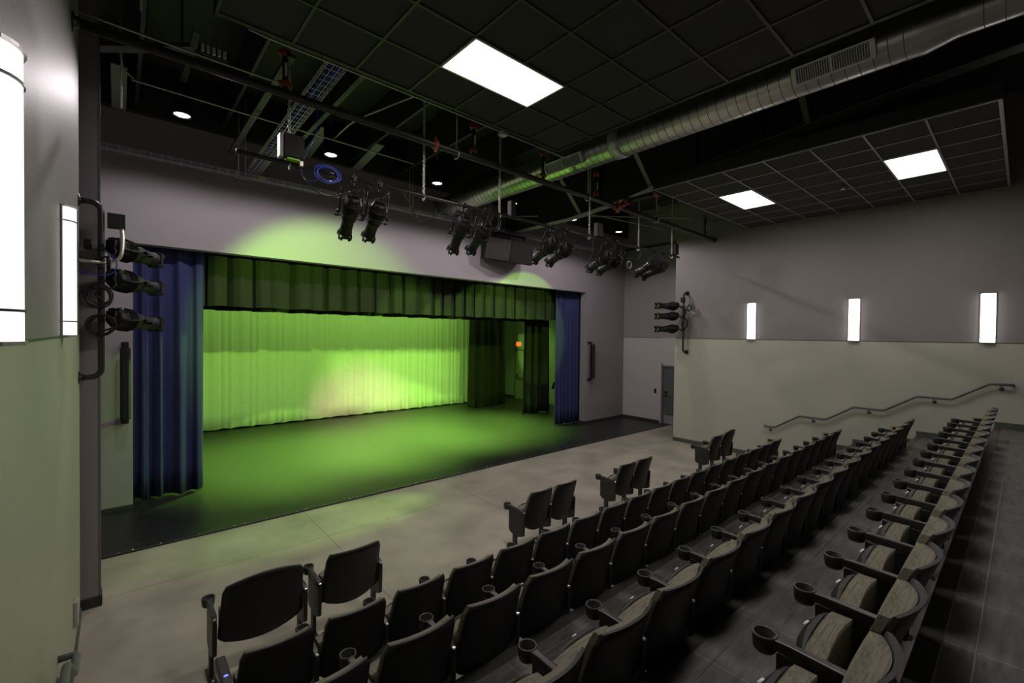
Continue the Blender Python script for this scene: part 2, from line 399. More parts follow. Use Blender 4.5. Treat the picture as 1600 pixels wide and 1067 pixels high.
# outlets on the right wall, one beside each row
for k, (y, z) in enumerate(((3.94, -2.44), (2.81, -2.11), (1.66, -1.78), (.53, -1.44))):
    o = tag(empty('outlet_plate', (XR, y, z)), ['brass coloured outlet plate low on the right wall, nearest the stage', 'brass coloured outlet plate on the right wall beside the third row from the back',
        'brass coloured outlet plate on the right wall beside the second row from the back', 'brass coloured outlet plate on the right wall past the end of the rear row'][k], 'outlet')
    MB().bb(-.022, 0, -.085, .085, -.055, .055).build('plate', M['plate'], o, .002)
    MB().bb(-.026, -.021, -.05, .05, -.025, .025).build('socket', M['black'], o)
o = tag(empty('outlet_plate', (XL, 5.35, -2.44)), 'pale metal plate low on the left wall beyond the handrail', 'wall plate')
MB().bb(0, .03, -.06, .06, -.11, .11).build('plate', M['lightplate'], o, .004)

# handrails
def handrail(X, s, label, pts):
    o = tag(empty('handrail', (X, pts[0][0], pts[0][1])), label, 'handrail')
    y0, z0 = pts[0]; off = -.085*s if s > 0 else .085
    P = [(0 if s > 0 else 0, 0, 0), (off, 0, 0)]+[(off, y-y0, z-z0) for y, z in pts]+[(off, pts[-1][0]-y0, pts[-1][1]-z0), (0, pts[-1][0]-y0, pts[-1][1]-z0)]
    Q = []
    for a in P:
        if not Q or (Vector(a)-Vector(Q[-1])).length > .01: Q.append(a)
    R = [Q[0]]                                                      # round the bends a little
    for i in range(1, len(Q)-1):
        a, b, c = Vector(Q[i-1]), Vector(Q[i]), Vector(Q[i+1]); d = .025
        p, q = b+(a-b).normalized()*d, b+(c-b).normalized()*d
        R += [tuple(p), tuple(p*.25+b*.5+q*.25), tuple(q)]
    R.append(Q[-1])
    MB().tube(R, .021, 12).build('rail', M['rail'], o)
    for i in range(0, len(pts)-1, 2):
        ym = (pts[i][0]+pts[i+1][0])/2-y0; zm = pts[i][1]-z0
        b = MB(); b.tube([(off, ym, zm-.015), (off, ym, zm-.055), (off*.5, ym, zm-.085), (0, ym, zm-.085)], .009, 8)
        b.lathe([(0, .012), (.03, .012), (.036, 0)], 16, Matrix.Translation((0, ym, zm-.085)) @ Matrix.Rotation(-PI/2*s, 4, 'Y'))
        b.build('bracket', M['rail'], o)
    return o
RP = [(4.06, -2.10), (3.83, -2.10), (3.33, -1.765), (2.82, -1.765), (2.34, -1.435), (1.84, -1.435), (1.35, -1.10), (.87, -1.10), (.39, -.77), (.12, -.77)]
handrail(XR, 1, 'grey stepped handrail along the right wall above the aisle steps', RP)
handrail(XL, -1, 'grey handrail end on the left wall at the bottom corner of the picture', [(y-.05, z) for y, z in RP])

# ------------------------------------------------------------------ main ceiling
Xc = [4.91-.61*k for k in range(8)]; Yc = [4.62, 3.985]+[3.985-.613*k for k in range(1, 12)]
XC0 = Xc[7]; YC1 = Yc[-1]
LI = (2.47, 3.69, 3.372, 3.985)      # troffer cell
LI2 = (2.47, 3.69, .92, 1.533)
ce = struct(MB().bb(XC0-.01, 4.91, YC1, Yc[0], CE+.012, CE+.10), 'ceiling', M['ceil'])
gr = MB(); h = .0125
for xx in Xc:
    gr.bb(xx-h, xx+h, YC1, Yc[0], CE-.002, CE+.0118)
for yy in Yc:
    gr.bb(XC0, 4.91, yy-h, yy+h, CE-.0025, CE+.0115)
gr.build('ceiling_grid', M['grid'], ce)
ef = MB(); ef.bb(XC0-.02, 4.93, Yc[0]+.012, Yc[0]+.03, CE-.004, CE+.16); ef.bb(4.925, 4.94, YC1, Yc[0], CE-.004, CE+.16)
ef.build('edge_trim', M['grid'], ce)
def troffer(x0, x1, y0, y1, z, label, power):
    o = tag(empty('ceiling_light', ((x0+x1)/2, (y0+y1)/2, z)), label, 'ceiling light', 'recessed ceiling light panels')
    a, b = (x1-x0)/2, (y1-y0)/2
    f = MB(); t = .018
    for s in (-1, 1):
        f.bb(-a, a, s*b-(t if s > 0 else 0), s*b+(t if s < 0 else 0), -.012, -.003); f.bb(s*a-(t if s > 0 else 0), s*a+(t if s < 0 else 0), -b, b, -.0125, -.003)
    f.build('frame', M['white'], o)
    # curved diffuser basket
    def fn(u, v):
        e = min(u, 1-u)*9; e = min(1, e); g = 1-abs(2*v-1)**2.5
        return (-a+.018+u*(2*a-.036), -b+.018+v*(2*b-.036), -.004-.008*min(e, 1)*g)
    MB().sheet(fn, 20, 8).build('diffuser', M['lamp'], o)
    l = light('AREA', 'lamp', (0, 0, -.03), (0, 0, -1), power, WARM, shape='RECTANGLE', size=2*a-.08, size_y=2*b-.08); l.parent = o
    l.rotation_euler = (0, 0, 0)
    return o
troffer(*LI, CE, 'large rectangular light panel in the black main ceiling', 48)
troffer(*LI2, CE, 'added light panel in the main ceiling overhead, just above the picture', 40)  # added panel out of view, continues the ceiling pattern to light the room

# hanging ceiling cloud on the right
cl = tag(empty('ceiling_cloud', (9.5, 2.37, 2.665)), 'suspended black tiled ceiling panel with pale grid over the right side', 'ceiling panel')
cx0, cx1, cy0, cy1 = 7.36-9.5, 11.62-9.5, .235-2.37, 4.5-2.37
MB().bb(cx0+.02, cx1-.02, cy0+.02, cy1-.02, .012, .05).build('tile_field', M['ceil'], cl)
g = MB(); nx = 7
for k in range(8):
    xx = cx0+(cx1-cx0)*k/7; g.bb(xx-.012, xx+.012, cy0, cy1, -.001, .0118)
    yy = cy0+(cy1-cy0)*k/7; g.bb(cx0, cx1, yy-.012, yy+.012, -.0015, .0115)
g.build('grid', M['gridl'], cl)
f = MB(); f.bb(cx0-.02, cx0, cy0, cy1, .0, .20); f.bb(cx0-.02, cx1, cy1, cy1+.02, .0, .20); f.bb(cx0-.02, cx1, cy0-.02, cy0, .0, .20); f.bb(cx1, cx1+.02, cy0, cy1, 0, .2)
f.build('fascia', M['steel'], cl)
e_ = MB(); e_.bb(cx0-.024, cx0+.0, cy0-.02, cy1+.02, -.004, .012); e_.bb(cx0, cx1+.02, cy0-.024, cy0, -.004, .012)
e_.build('edge_trim', M['gridl'], cl)
troffer(8.58, 9.80, 3.29, 3.90, 2.665, 'light panel in the hanging ceiling on the right, the one nearer the stage', 26)
troffer(8.58, 9.80, .845, 1.455, 2.665, 'light panel in the hanging ceiling on the right, the one nearer the back rows', 26)
o = tag(empty('sprinkler_head', (9.55, 2.15, 2.665)), 'tiny sprinkler head in the hanging ceiling between its two light panels', 'sprinkler')
MB().tube([(0, 0, 0), (0, 0, -.05)], .012, 8).build('stem', M['silver'], o); MB().lathe([(0, -.05), (.035, -.052), (.035, -.056), (0, -.058)], 12).build('deflector', M['silver'], o)

# ------------------------------------------------------------------ roof steel
# tapered girder behind the duct
prof = [(YF, 2.74), (7.0, 2.74), (5.45, 2.86), (4.47, 3.03), (3.4, 3.17), (2.29, 3.26), (.07, 3.46), (-3.0, 3.66)]
o = tag(empty('roof_girder', (8.0, YF, 2.74)), 'deep dark tapered roof girder with diagonal braces behind the round duct', 'girder')
web = prof+[(-3.0, ROOF), (YF, ROOF)]
MB().prism([(y-YF, z-2.74) for y, z in web], 0, -.008, .008).build('web', M['girder'], o)
fl = MB()
for (ya, za), (yb, zb) in zip(prof, prof[1:]):
    fl.prism([(ya-YF, za-2.74), (yb-YF, zb-2.74), (yb-YF, zb-2.755), (ya-YF, za-2.755)], 0, -.11, .11)
fl.build('flange', M['greysteel'], o)
for yy in (6.2, 4.0, 2.9, 1.2): MB().bb(-.10, -.008, yy-YF-.006, yy-YF+.006, .35, ROOF-2.74).build('stiffener', M['girder'], o)
for k, yy in enumerate((6.75, 4.95, 2.25)):
    zb = {6.75: 2.78, 4.95: 2.97, 2.25: 3.29}[yy]-2.74
    t = MB(); p0, p1 = Vector((-.06, yy-YF, zb)), Vector((-1.25, yy-YF+.02, zb+1.15))
    d = (p1-p0).normalized(); n = Vector((0, 1, 0)); u = d.cross(n)
    for off in (-.035, .035):
        a0 = p0+n*off; a1 = p1+n*off
        t.tube([a0, a1], .010, 6)
    c0, c1 = p0, p1
    t.add([tuple(p+n*sy*.045) for p in (p0, p1) for sy in (-1, 1)]+[tuple(p+n*sy*.045+u*.006) for p in (p0, p1) for sy in (-1, 1)],
          [(0, 1, 3, 2), (4, 6, 7, 5), (0, 2, 6, 4), (1, 5, 7, 3), (0, 4, 5, 1), (2, 3, 7, 6)])
    t.build('diagonal_brace', M['greysteel'], o)
    MB().lathe([(0, .02), (.018, .02), (.018, -.02), (0, -.02)], 8, Matrix.Translation(p0)).build('brace_bolt', M['silver'], o)
# joists running towards the stage under the roof
for k, xx in enumerate((.25, 1.42, 2.55, 3.65, 4.75, 6.0)):
    j = MB(); z0 = 3.55
    j.bb(-.05, .0, -12.5, 0, 0, .012); j.bb(-.006, .0, -12.5, 0, 0, ROOF-z0); j.bb(-.006, .07, -12.5, 0, ROOF-z0-.012, ROOF-z0)
    tag(j.build('roof_joist', M['steel'], None, loc=(xx, YF-.14, z0)), 'thin dark roof joist, ' + ['first', 'second', 'third', 'fourth', 'fifth', 'sixth'][k]+' from the left wall', 'joist', 'roof joists over the front of the hall')
# grey angled plates by the wall top
for k, xx in enumerate((-.12, 2.62, 3.62, 7.1)):
    q = MB(); q.prism([(0, 0), (-1.15, .16), (-1.15, .175), (0, .015)], 0, 0, .17)
    tag(q.build('wall_brace_plate', M['greysteel'], None, loc=(xx+.05, YF-.13, 3.42)), 'grey sloping steel plate at the top of the stage wall, '+['far left corner', 'left of the second downlight', 'right of the second downlight', 'near the round duct'][k], 'steel plate')
# slotted struts
def strut(name, p0, p1, label, wdt=.075, m='steel', slots=True):
    p0, p1 = Vector(p0), Vector(p1); L_ = (p1-p0).length
    X = Matrix.Translation(p0) @ (p1-p0).to_track_quat('Y', 'Z').to_matrix().to_4x4()
    a = MB(); a.box((0, L_/2, 0), (wdt, L_, .006), X); a.box((-wdt/2, L_/2, .02), (.006, L_, .04), X); a.box((wdt/2, L_/2, .02), (.006, L_, .04), X)
    ob = a.build(name, M[m]); tag(ob, label, 'strut')
    if slots:
        s_ = MB(); n = int(L_/.1)
        for i in range(n): s_.box((0, .05+i*.1, -.0035), (.02, .05, .002), X)
        s_.build('slot', M['grid'], ob)
    return ob
strut('strut_channel', (1.43, 8.9, 2.98), (1.42, 5.3, 2.98), 'long black slotted strut left of the first chain, running towards the stage')
strut('strut_channel', (2.2, 7.7, 3.05), (2.2, 4.9, 3.05), 'black slotted strut carrying the second downlight', .06)
strut('strut_channel', (.63, 7.35, 3.16), (.66, 6.1, 3.30), 'short slotted strut the leftmost downlight hangs from', .06, 'grid')
sv = strut('strut_channel', (-.18, 6.65, 3.02), (.62, 5.95, 3.02), 'short grey strut with a pale louvred end across the top left corner', .12, 'grid', False)
q = MB(); VX = Matrix.Translation((.78, 5.85, 3.02))
for i in range(5): q.box((-.095+i*.05, 0, .008), (.03, .02, .075), VX)
q.build('vent_fin', M['number'], sv); MB().box((.01, .018, .005), (.28, .012, .10), VX).build('vent_plate', M['steel'], sv)

# the big round duct
dx, dz, dr = 5.98, 3.06, .232
o = tag(empty('spiral_duct', (dx, YF, dz)), 'long round spiral metal duct running from the stage wall to the upper right', 'duct')
pr_ = []; yy = 0
RY = Matrix.Rotation(PI/2, 4, 'X')            # z -> -y
L1 = YF-.72
MB().lathe([(dr, 0), (dr, L1)], 48, RY).build('duct_pipe', M['duct'], o)
q = MB(); z_ = .06
while z_ < L1-.1:
    q.lathe([(dr, z_-.004), (dr+.0045, z_-.002), (dr+.0045, z_+.002), (dr, z_+.004)], 40, RY, smooth=False); z_ += .122
q.build('spiral_seam', M['seam'], o)
xr = L1; e2 = .185
MB().lathe([(dr+.004, xr-.03), (dr+.004, xr+.02), (e2, xr+.26), (e2+.004, xr+.30)], 40, RY @ Matrix.Translation((0, .0, 0))).build('reducer', M['duct'], o)
XE = YF+2.9
MB().lathe([(e2, xr+.28), (e2, XE)], 48, RY).build('duct_pipe', M['duct'], o)
q = MB(); z_ = xr+.42
while z_ < XE-.05:
    q.lathe([(e2, z_-.004), (e2+.0045, z_-.002), (e2+.0045, z_+.002), (e2, z_+.004)], 40, RY, smooth=False); z_ += .135
q.build('spiral_seam', M['seam'], o)
MB().lathe([(dr+.012, YF-4.36), (dr+.014, YF-4.36+.0), (dr+.014, YF-4.18), (dr+.004, YF-4.18)], 40, RY).build('collar', M['zinc'], o)
MB().lathe([(dr+.03, .0), (dr+.03, .05), (dr, .05)], 40, RY).build('wall_collar', M['duct'], o)
# grilles on the lower left of the duct
for yc, wd in ((5.28, .86), (1.42, .74)):
    X = Matrix.Translation((0, yc-YF, 0)) @ Matrix.Rotation(math.radians(-27.5), 4, 'Y') @ Matrix.Translation((-(dr+.03), 0, 0))
    gq = MB(); hh = .17
    for s in (-1, 1):
        gq.box((0, 0, s*hh/2), (.05, wd, .018), X); gq.box((0, s*(wd/2-.02), 0), (.05, .045, hh), X)
    gq.box((0, 0, 0), (.05, .018, hh), X)
    go = gq.build('grille', M['zinc'], o)
    gb = MB(); gb.box((.02, 0, 0), (.01, wd, hh), X); gb.build('grille_throat', M['black'], go)
    gs = MB(); n = int(wd/.024)
    for i in range(n): gs.box((-.005, -wd/2+.04+(wd-.08)*i/n, 0), (.008, .005, hh-.02), X)
    for i in range(7): gs.box((-.012, 0, -hh/2+.02+i*.0215), (.006, wd-.05, .004), X)
    gs.build('grille_blade', M['zinc'], go)

# ------------------------------------------------------------------ pipes above the front floor
UY, UZ = 5.37, 2.55
o = tag(empty('upper_pipe', (XL, UY, UZ)), 'long thick black steel pipe spanning wall to wall above the lighting rig', 'pipe')
MB().tube([(0, 0, .06), (XR-XL, 0, -.03)], .046, 14).build('pipe_run', M['pipe'], o)
MB().lathe([(0, 0), (.085, 0), (.085, .012), (.05, .02), (.05, .05)], 16, Matrix.Translation((0, 0, .06)) @ Matrix.Rotation(PI/2, 4, 'Y')).build('end_flange', M['pipe'], o)
MB().tube([(XR-XL-.06, 0, -.03), (XR-XL, 0, -.03)], .062, 14).build('end_cap', M['pipe'], o)
def coupling(mb, p, r, axis='z', s=1.0):
    R = {'z': Matrix.Identity(4), 'x': Matrix.Rotation(PI/2, 4, 'Y'), 'y': Matrix.Rotation(PI/2, 4, 'X')}[axis]
    X = Matrix.Translation(p) @ R
    mb.lathe([(r*1.0, -.03*s), (r*1.45, -.028*s), (r*1.45, -.008*s), (r*1.3, 0), (r*1.45, .008*s), (r*1.45, .028*s), (r*1.0, .03*s)], 16, X)
    for a in (-1, 1): mb.box((a*r*1.75, 0, 0), (r*.9, r*.8, .035*s), X)
c_ = MB(); coupling(c_, (3.27-XL, 0, .04), .046, 'x'); c_.build('coupling', M['orange'], o)
c_ = MB(); coupling(c_, (7.45-XL, 0, .0), .05, 'x', 1.6); c_.build('coupling', M['orange'], o)
for k, xx in enumerate((1.38, 3.93, 5.38, 6.79, 8.92, 11.18)):
    zt = 3.05; zb = UZ+.06-.09*xx/XR+.03
    d = tag(empty('drop_pipe', (xx, UY+.02, zb)), 'vertical pipe with two orange couplings on the upper pipe, '+
            ['leftmost, beside the wire cable tray', 'second from the left', 'third, before the duct', 'fourth, right of the duct', 'second from the right', 'rightmost, against the right wall'][k], 'pipe', 'drop pipes on the upper pipe')
    MB().tube([(0, 0, 0), (0, 0, zt-zb+.02)], .030, 12).build('pipe_run', M['pipe'], d)
    c_ = MB(); coupling(c_, (0, 0, .085), .032); c_.build('coupling', M['orange'], d)
    c_ = MB(); coupling(c_, (0, 0, zt-zb-.01), .034, 'z', 1.3); c_.build('coupling', M['orange'], d)
    MB().bb(-.012, .012, -.036, -.030, .16, .30).build('label_sticker', M['number'], d)
for k, xx in enumerate((3.62, 6.53, 8.87)):
    h_ = tag(empty('pipe_hanger', (xx, UY, UZ)), 'thin rod and ring hanger holding the upper black pipe, '+['left of the round duct', 'right of the round duct', 'over the far right corner'][k], 'hanger', 'pipe hangers')
    MB().tube([(0, 0, .09), (0, 0, ROOF-UZ)], .008, 6).build('rod', M['conduit'], h_)
    MB().tube([(0, 0, .10), (0, .045, .06), (0, .062, 0), (0, .045, -.05), (0, 0, -.066), (0, -.045, -.05), (0, -.062, 0), (0, -.045, .06), (0, 0, .10)], .008, 6).build('ring', M['silver'], h_)
o = tag(empty('branch_pipe', (7.68, UY, 2.70)), 'black branch pipe with orange coupling leading back from the upper pipe to the hanging ceiling', 'pipe')
MB().tube([(0, .0, 0), (.02, -.75, .02)], .05, 14).build('pipe_run', M['pipe'], o)
c_ = MB(); coupling(c_, (0, -.06, 0), .055, 'y', 1.3); coupling(c_, (.02, -.72, .02), .055, 'y', 1.2); c_.build('coupling', M['orange'], o)
MB().tube([(-.2, .0, -.15), (-.05, -.0, -.06), (0, -.02, 0)], .06, 12).build('elbow', M['orange'], o)

# lower lighting pipe, chains
PY, PZ = 5.6, 1.93
o = tag(empty('lighting_pipe', (.95, PY, PZ)), 'black lighting pipe on chains carrying the row of stage spotlights', 'lighting pipe')
MB().tube([(0, 0, 0), (9.34, 0, 0)], .026, 12).build('pipe_run', M['pipe'], o)
MB().tube([(.9, 0, 0), (1.1, 0, 0)], .034, 12).build('sleeve', M['pipe'], o)
def chain(xx, label, z0=PZ-.06, z1=3.45):
    mb = MB(); L_ = .042; n = int((z1-z0)/.031)
    for i in range(n):
        z = .031*i+.02; R = 0 if i % 2 else PI/2
        P = []
        for k in range(8):
            t = 2*PI*k/8; P.append((.015*math.cos(t)*math.cos(R), .015*math.cos(t)*math.sin(R), z+.023*math.sin(t)*1.0))
        mb.tube(P, .0062, 5, close=True)
    ob = mb.build('chain', M['chain'], None, loc=(xx, PY, z0)); tag(ob, label, 'chain', 'chains holding the lighting pipe')
    MB().tube(ring((0, 0, .03), .034, 12, 'x'), .005, 6, close=True).build('shackle', M['silver'], ob)
    return ob
for xx, nm in ((1.48, 'chain at the left end of the lighting pipe beside the junction box'), (3.23, 'chain between the first and second pair of spotlights'),
               (4.61, 'chain just right of the second pair of spotlights'), (6.87, 'chain between the third and fourth pair of spotlights'), (8.55, 'chain just left of the fifth pair of spotlights'), (9.95, 'chain at the right end of the lighting pipe')):
    chain(xx, 'silver '+nm)

# thin conduits
def conduit(pts, label, r=.011, m='conduit', n=5, nm='conduit'):
    P = smooth_path(pts, n) if n else pts
    p0 = Vector(P[0]); ob = MB().tube([tuple(Vector(p)-p0) for p in P], r, 7).build(nm, M[m], None, loc=p0)
    return tag(ob, label, nm.replace('_', ' '))
conduit([(-.27, 5.75, 2.90), (.6, 5.72, 2.87), (1.3, 5.68, 2.85), (1.42, 5.6, 2.82), (1.45, 5.5, 2.70), (1.46, 5.45, 2.58)], 'thin grey conduit just above the upper pipe, bending down to it on the left', .012, n=4)
conduit([(.02, 6.95, 3.6), (.03, 6.95, 3.15), (.14, 6.98, 2.97), (.5, 6.98, 2.94), (3.85, 7.02, 2.93)], 'thin grey conduit bending out of the top left corner and running past the downlights', .011, n=5)
conduit([(.9, 4.72, 2.76), (1.05, 4.74, 2.76), (3.0, 4.74, 2.76), (5.35, 4.78, 2.76)], 'thin grey conduit along the front edge of the main ceiling', .012, n=0)
conduit([(2.62, 4.75, 2.78), (2.5, 5.4, 2.82), (2.42, 6.1, 2.88), (2.50, 7.1, 2.98)], 'thin conduit leading from the ceiling edge to the second downlight', .012, n=5)
conduit([(8.4, 7.3, 3.0), (8.9, 7.3, 3.06), (10.4, 6.9, 3.0), (11.5, 6.6, 2.95)], 'thin grey conduit beside the rightmost downlight in the far corner', .011, n=5)
conduit([(7.3, 8.9, 3.0), (8.6, 7.6, 3.02), (10.6, 5.9, 3.0), (11.6, 5.2, 2.98)], 'thin grey conduit crossing diagonally over the far right corner', .011, n=0)
conduit([(0.16, 5.3, ROOF), (0.16, 5.35, 2.9), (.18, 6.2, 2.9)][:2], 'vertical thin conduit nearest the left wall top', .009, n=0)
conduit([(.03, 6.6, ROOF), (.03, 6.6, 2.44)], 'vertical rod hanging left of the leftmost downlight', .009, n=0)
conduit([(XA-.05, YF-.05, 3.02), (XA-.05, 6.7, 3.02)], 'black pipe high on the far right wall over the door', .03, 'pipe', 0, 'wall_pipe')
gb_ = MB().bb(-.05, .05, -.05, .05, -.03, .03).build('junction_box', M['white'], None, .004, loc=(3.95, 4.74, 2.735)); tag(gb_, 'small pale junction box on the ceiling edge conduit below the large light panel', 'junction box')

# cable trays
def tray(name, p0, p1, wd, label, hz=.055, step=.13):
    p0, p1 = Vector(p0), Vector(p1); L_ = (p1-p0).length
    X = (p1-p0).to_track_quat('Y', 'Z').to_matrix().to_4x4(); mb = MB(); r = .0042
    for a, z in ((-wd/2, hz), (-wd/2, 0), (-wd/6, 0), (wd/6, 0), (wd/2, 0), (wd/2, hz), (-wd/2, hz/2), (wd/2, hz/2)):
        mb.tube([(a, 0, z), (a, L_, z)], r, 4, X)
    n = int(L_/step)
    for i in range(n+1):
        y = min(L_, i*step); mb.tube([(-wd/2, y, hz+.012), (-wd/2, y, 0), (wd/2, y, 0), (wd/2, y, hz+.012)], r, 4, X)
    ob = mb.build(name, M['wire'], None, loc=p0); tag(ob, label, 'cable tray')
    return ob, X, L_
t1, X1, L1_ = tray('cable_tray', (-.25, 9.25, 2.755), (11.6, 9.25, 2.755), .16, 'bright wire mesh cable tray running along the stage wall above the opening')
t2, X2, L2_ = tray('cable_tray', (1.80, 4.72, 2.90), (1.86, 9.30, 2.87), .20, 'wire mesh cable tray running from the main ceiling edge to the stage wall', .06)
def bundle(name, X, L_, loc, n, wd, label, seed, m='blue'):
    rnd = random.Random(seed); mb = MB()
    for k in range(n):
        a = -wd/2+wd*(k+.5)/n; P = []
        y = 0
        while y < L_:
            P.append((a+rnd.uniform(-.012, .012), y, .012+rnd.uniform(0, .014))); y += .4
        P.append((a, L_, .015)); mb.tube(smooth_path(P, 2), .006, 5, X)
    return tag(mb.build(name, M[m], None, loc=loc), label, 'cable')
bundle('data_cable', X1, L1_-.1, (-.25, 9.25, 2.76), 5, .10, 'blue data cables lying in the tray along the stage wall', 1)
bundle('data_cable', X2, L2_-.1, (1.80, 4.72, 2.90), 7, .14, 'blue data cables lying in the tray that runs to the ceiling edge', 2)
lp = light('SPOT', 'x', (0, 0, 0), None, 0, (1, 1, 1)); bpy.data.objects.remove(lp)
for k, (xx, lb) in enumerate(((1.66, 'where the two trays meet'), (5.0, 'left of the duct'), (7.28, 'beside the loudspeaker'), (9.6, 'behind the fourth pair of spotlights'))):
    q = MB(); q.tube([(-.06, -.05, 0), (-.06, -.05, ROOF-2.74)], .009, 6); q.tube([(.06, .02, 0), (.06, .02, ROOF-2.74)], .009, 6)
    q.box((0, -.01, -.012), (.22, .05, .02))
    tag(q.build('tray_hanger', M['zinc'], None, loc=(xx, 9.24, 2.74)), 'pair of thin rods holding the wall cable tray '+lb, 'hanger', 'tray hangers')
for k, (p, lb) in enumerate((((1.98, 9.2, 2.79), 'where the two cable trays cross'), ((8.05, 9.16, 2.76), 'on the cable tray above the loudspeaker'))):
    tag(MB().bb(-.07, .07, -.008, .008, -.025, .025).build('cable_tag', M['yellow'], None, .002, loc=p), 'small yellow tag '+lb, 'tag', 'yellow cable tags')
strut('strut_channel', (7.25, 9.14, 2.66), (9.15, 9.14, 2.68), 'bright strut channel under the wall tray that carries the loudspeaker', .04, 'zinc', False)

# loudspeaker cluster
o = tag(empty('loudspeaker', (7.75, 8.95, 2.52)), 'wide dark loudspeaker hung above the opening under the cable tray', 'loudspeaker')
RX = Matrix.Rotation(math.radians(12), 4, 'X')
def pl(poly, m, nm, a, b): q = MB(); q.prism(poly, 2, a, b, RX); return q.build(nm, m, o, .012)
pl([(-.12, -.24), (.66, -.24), (.78, .02), (.70, .40), (-.30, .40)], M['speaker'], 'cabinet', -.62, -.04)
pl([(-.74, .02), (-.13, -.236), (-.31, .39), (-.62, .36)], M['speakside'], 'side_cabinet', -.60, -.05)
q = MB(); q.bb(-.6, .62, .05, .11, .09, .13)
for a in (-.45, 0.05, .55): q.bb(a-.012, a+.012, .06, .10, -.06, .10)
q.build('mounting_bar', M['black'], o)
MB().tube([(-.3, .08, .11), (-.3, .10, .14)], .01, 6).build('suspension_cable', M['black'], o)
# column speakers beside the opening
for X0, lb in ((.085, 'slim black column speaker on the wall left of the stage opening'), (11.62, 'slim black column speaker on the wall right of the stage opening')):
    o = tag(empty('column_speaker', (X0, YF-.12, -.84)), lb, 'speaker')
    MB().prism([(-.06, 0), (-.065, -.10), (-.04, -.125), (.04, -.125), (.065, -.10), (.06, 0)], 2, -.56, .56).build('cabinet', M['black'], o, .004)
    for z in (.60, -.60):
        q = MB(); q.bb(-.02, .02, -.03, .118, z-.03, z+.03); q.bb(-.045, .045, .10, .118, z-.05, z+.05); q.build('bracket', M['black'], o, .003)

# ------------------------------------------------------------------ lamps on the walls and ceiling
def sconce(X, s, y, label, z0=-.05, z1=.84, wd=.19, dp=.075, power=2.0, bright=True):
    o = tag(empty('wall_sconce', (X, y, z0)), label, 'wall light', 'tall wall sconces')
    h_ = z1-z0; R = Matrix.Scale(-s, 4, (1, 0, 0)) if s > 0 else Matrix.Identity(4)
    def arc(r1, r2, zz0, zz1, m, nm, capped=True, n=12):
        P = [(r1*math.cos(t), r2*math.sin(t)) for t in [(-PI/2+PI*k/n) for k in range(n+1)]]
        q = MB(); q.prism(P, 2, zz0, zz1, Matrix.Scale(-1, 4, (1, 0, 0)) if s > 0 else None); return q.build(nm, m, o)
    q = MB(); q.bb(-.012 if s > 0 else 0, 0 if s > 0 else .012, -wd/2-.012, wd/2+.012, 0, h_); q.build('back_plate', M['lampmetal'], o, .003)
    arc(dp, wd/2, .012, h_-.012, M['lamp2'] if bright else M['lamp2l'], 'diffuser')
    for z in (.0, h_-.012): arc(dp+.008, wd/2+.008, z, z+.012, M['lampmetal'], 'end_cap')
    for z in (.10, h_-.108): arc(dp+.005, wd/2+.005, z, z+.008, M['darkmetal'], 'band')
    return o
sconce(XR, 1, 4.42, 'tall glowing wall sconce on the right wall, the one nearest the stage')
sconce(XR, 1, 2.38, 'tall glowing wall sconce on the right wall, the middle one')
sconce(XR, 1, .44, 'tall glowing wall sconce on the right wall, the one farthest right')
sconce(XL, -1, 4.36, 'tall glowing wall sconce on the left wall, the smaller farther one', bright=False)
sconce(XL, -1, 2.02, 'large glowing wall sconce cut by the left picture edge', bright=False)

for k, xx in enumerate((.63, 2.53, 4.48, 6.36, 8.30, 10.17)):
    o = tag(empty('downlight', (xx, 7.28, 2.80)), 'black cylinder downlight with round glowing lens, '+['leftmost, above the blue curtain', 'second from the left, behind the tray', 'third from the left, left of the duct', 'behind the duct, only a bright point showing', 'second from the right, at the girder edge', 'rightmost, in the far corner'][k], 'downlight', 'cylinder downlights')
    MB().lathe([(.105, 0), (.105, .40), (0, .40)], 24).build('housing', M['black'], o)
    MB().lathe([(.098, .004), (.105, 0), (.105, -.003), (.092, -.003), (.092, .004)], 24).build('trim_ring', M['darkmetal'], o)
    MB().lathe([(0, .012), (.088, .012)], 24).build('lens', M['lampdn'], o)
    q = MB(); q.tube([(0, 0, .40), (0, 0, ROOF-2.8)], .012, 6); q.box((0, 0, .41), (.10, .10, .03)); q.build('hanger_rod', M['steel'], o)
    l = light('SPOT', 'lamp', (0, 0, -.01), None, 105, (1, .90, .94), spot_size=3.0, spot_blend=.25, shadow_soft_size=.06); l.parent = o

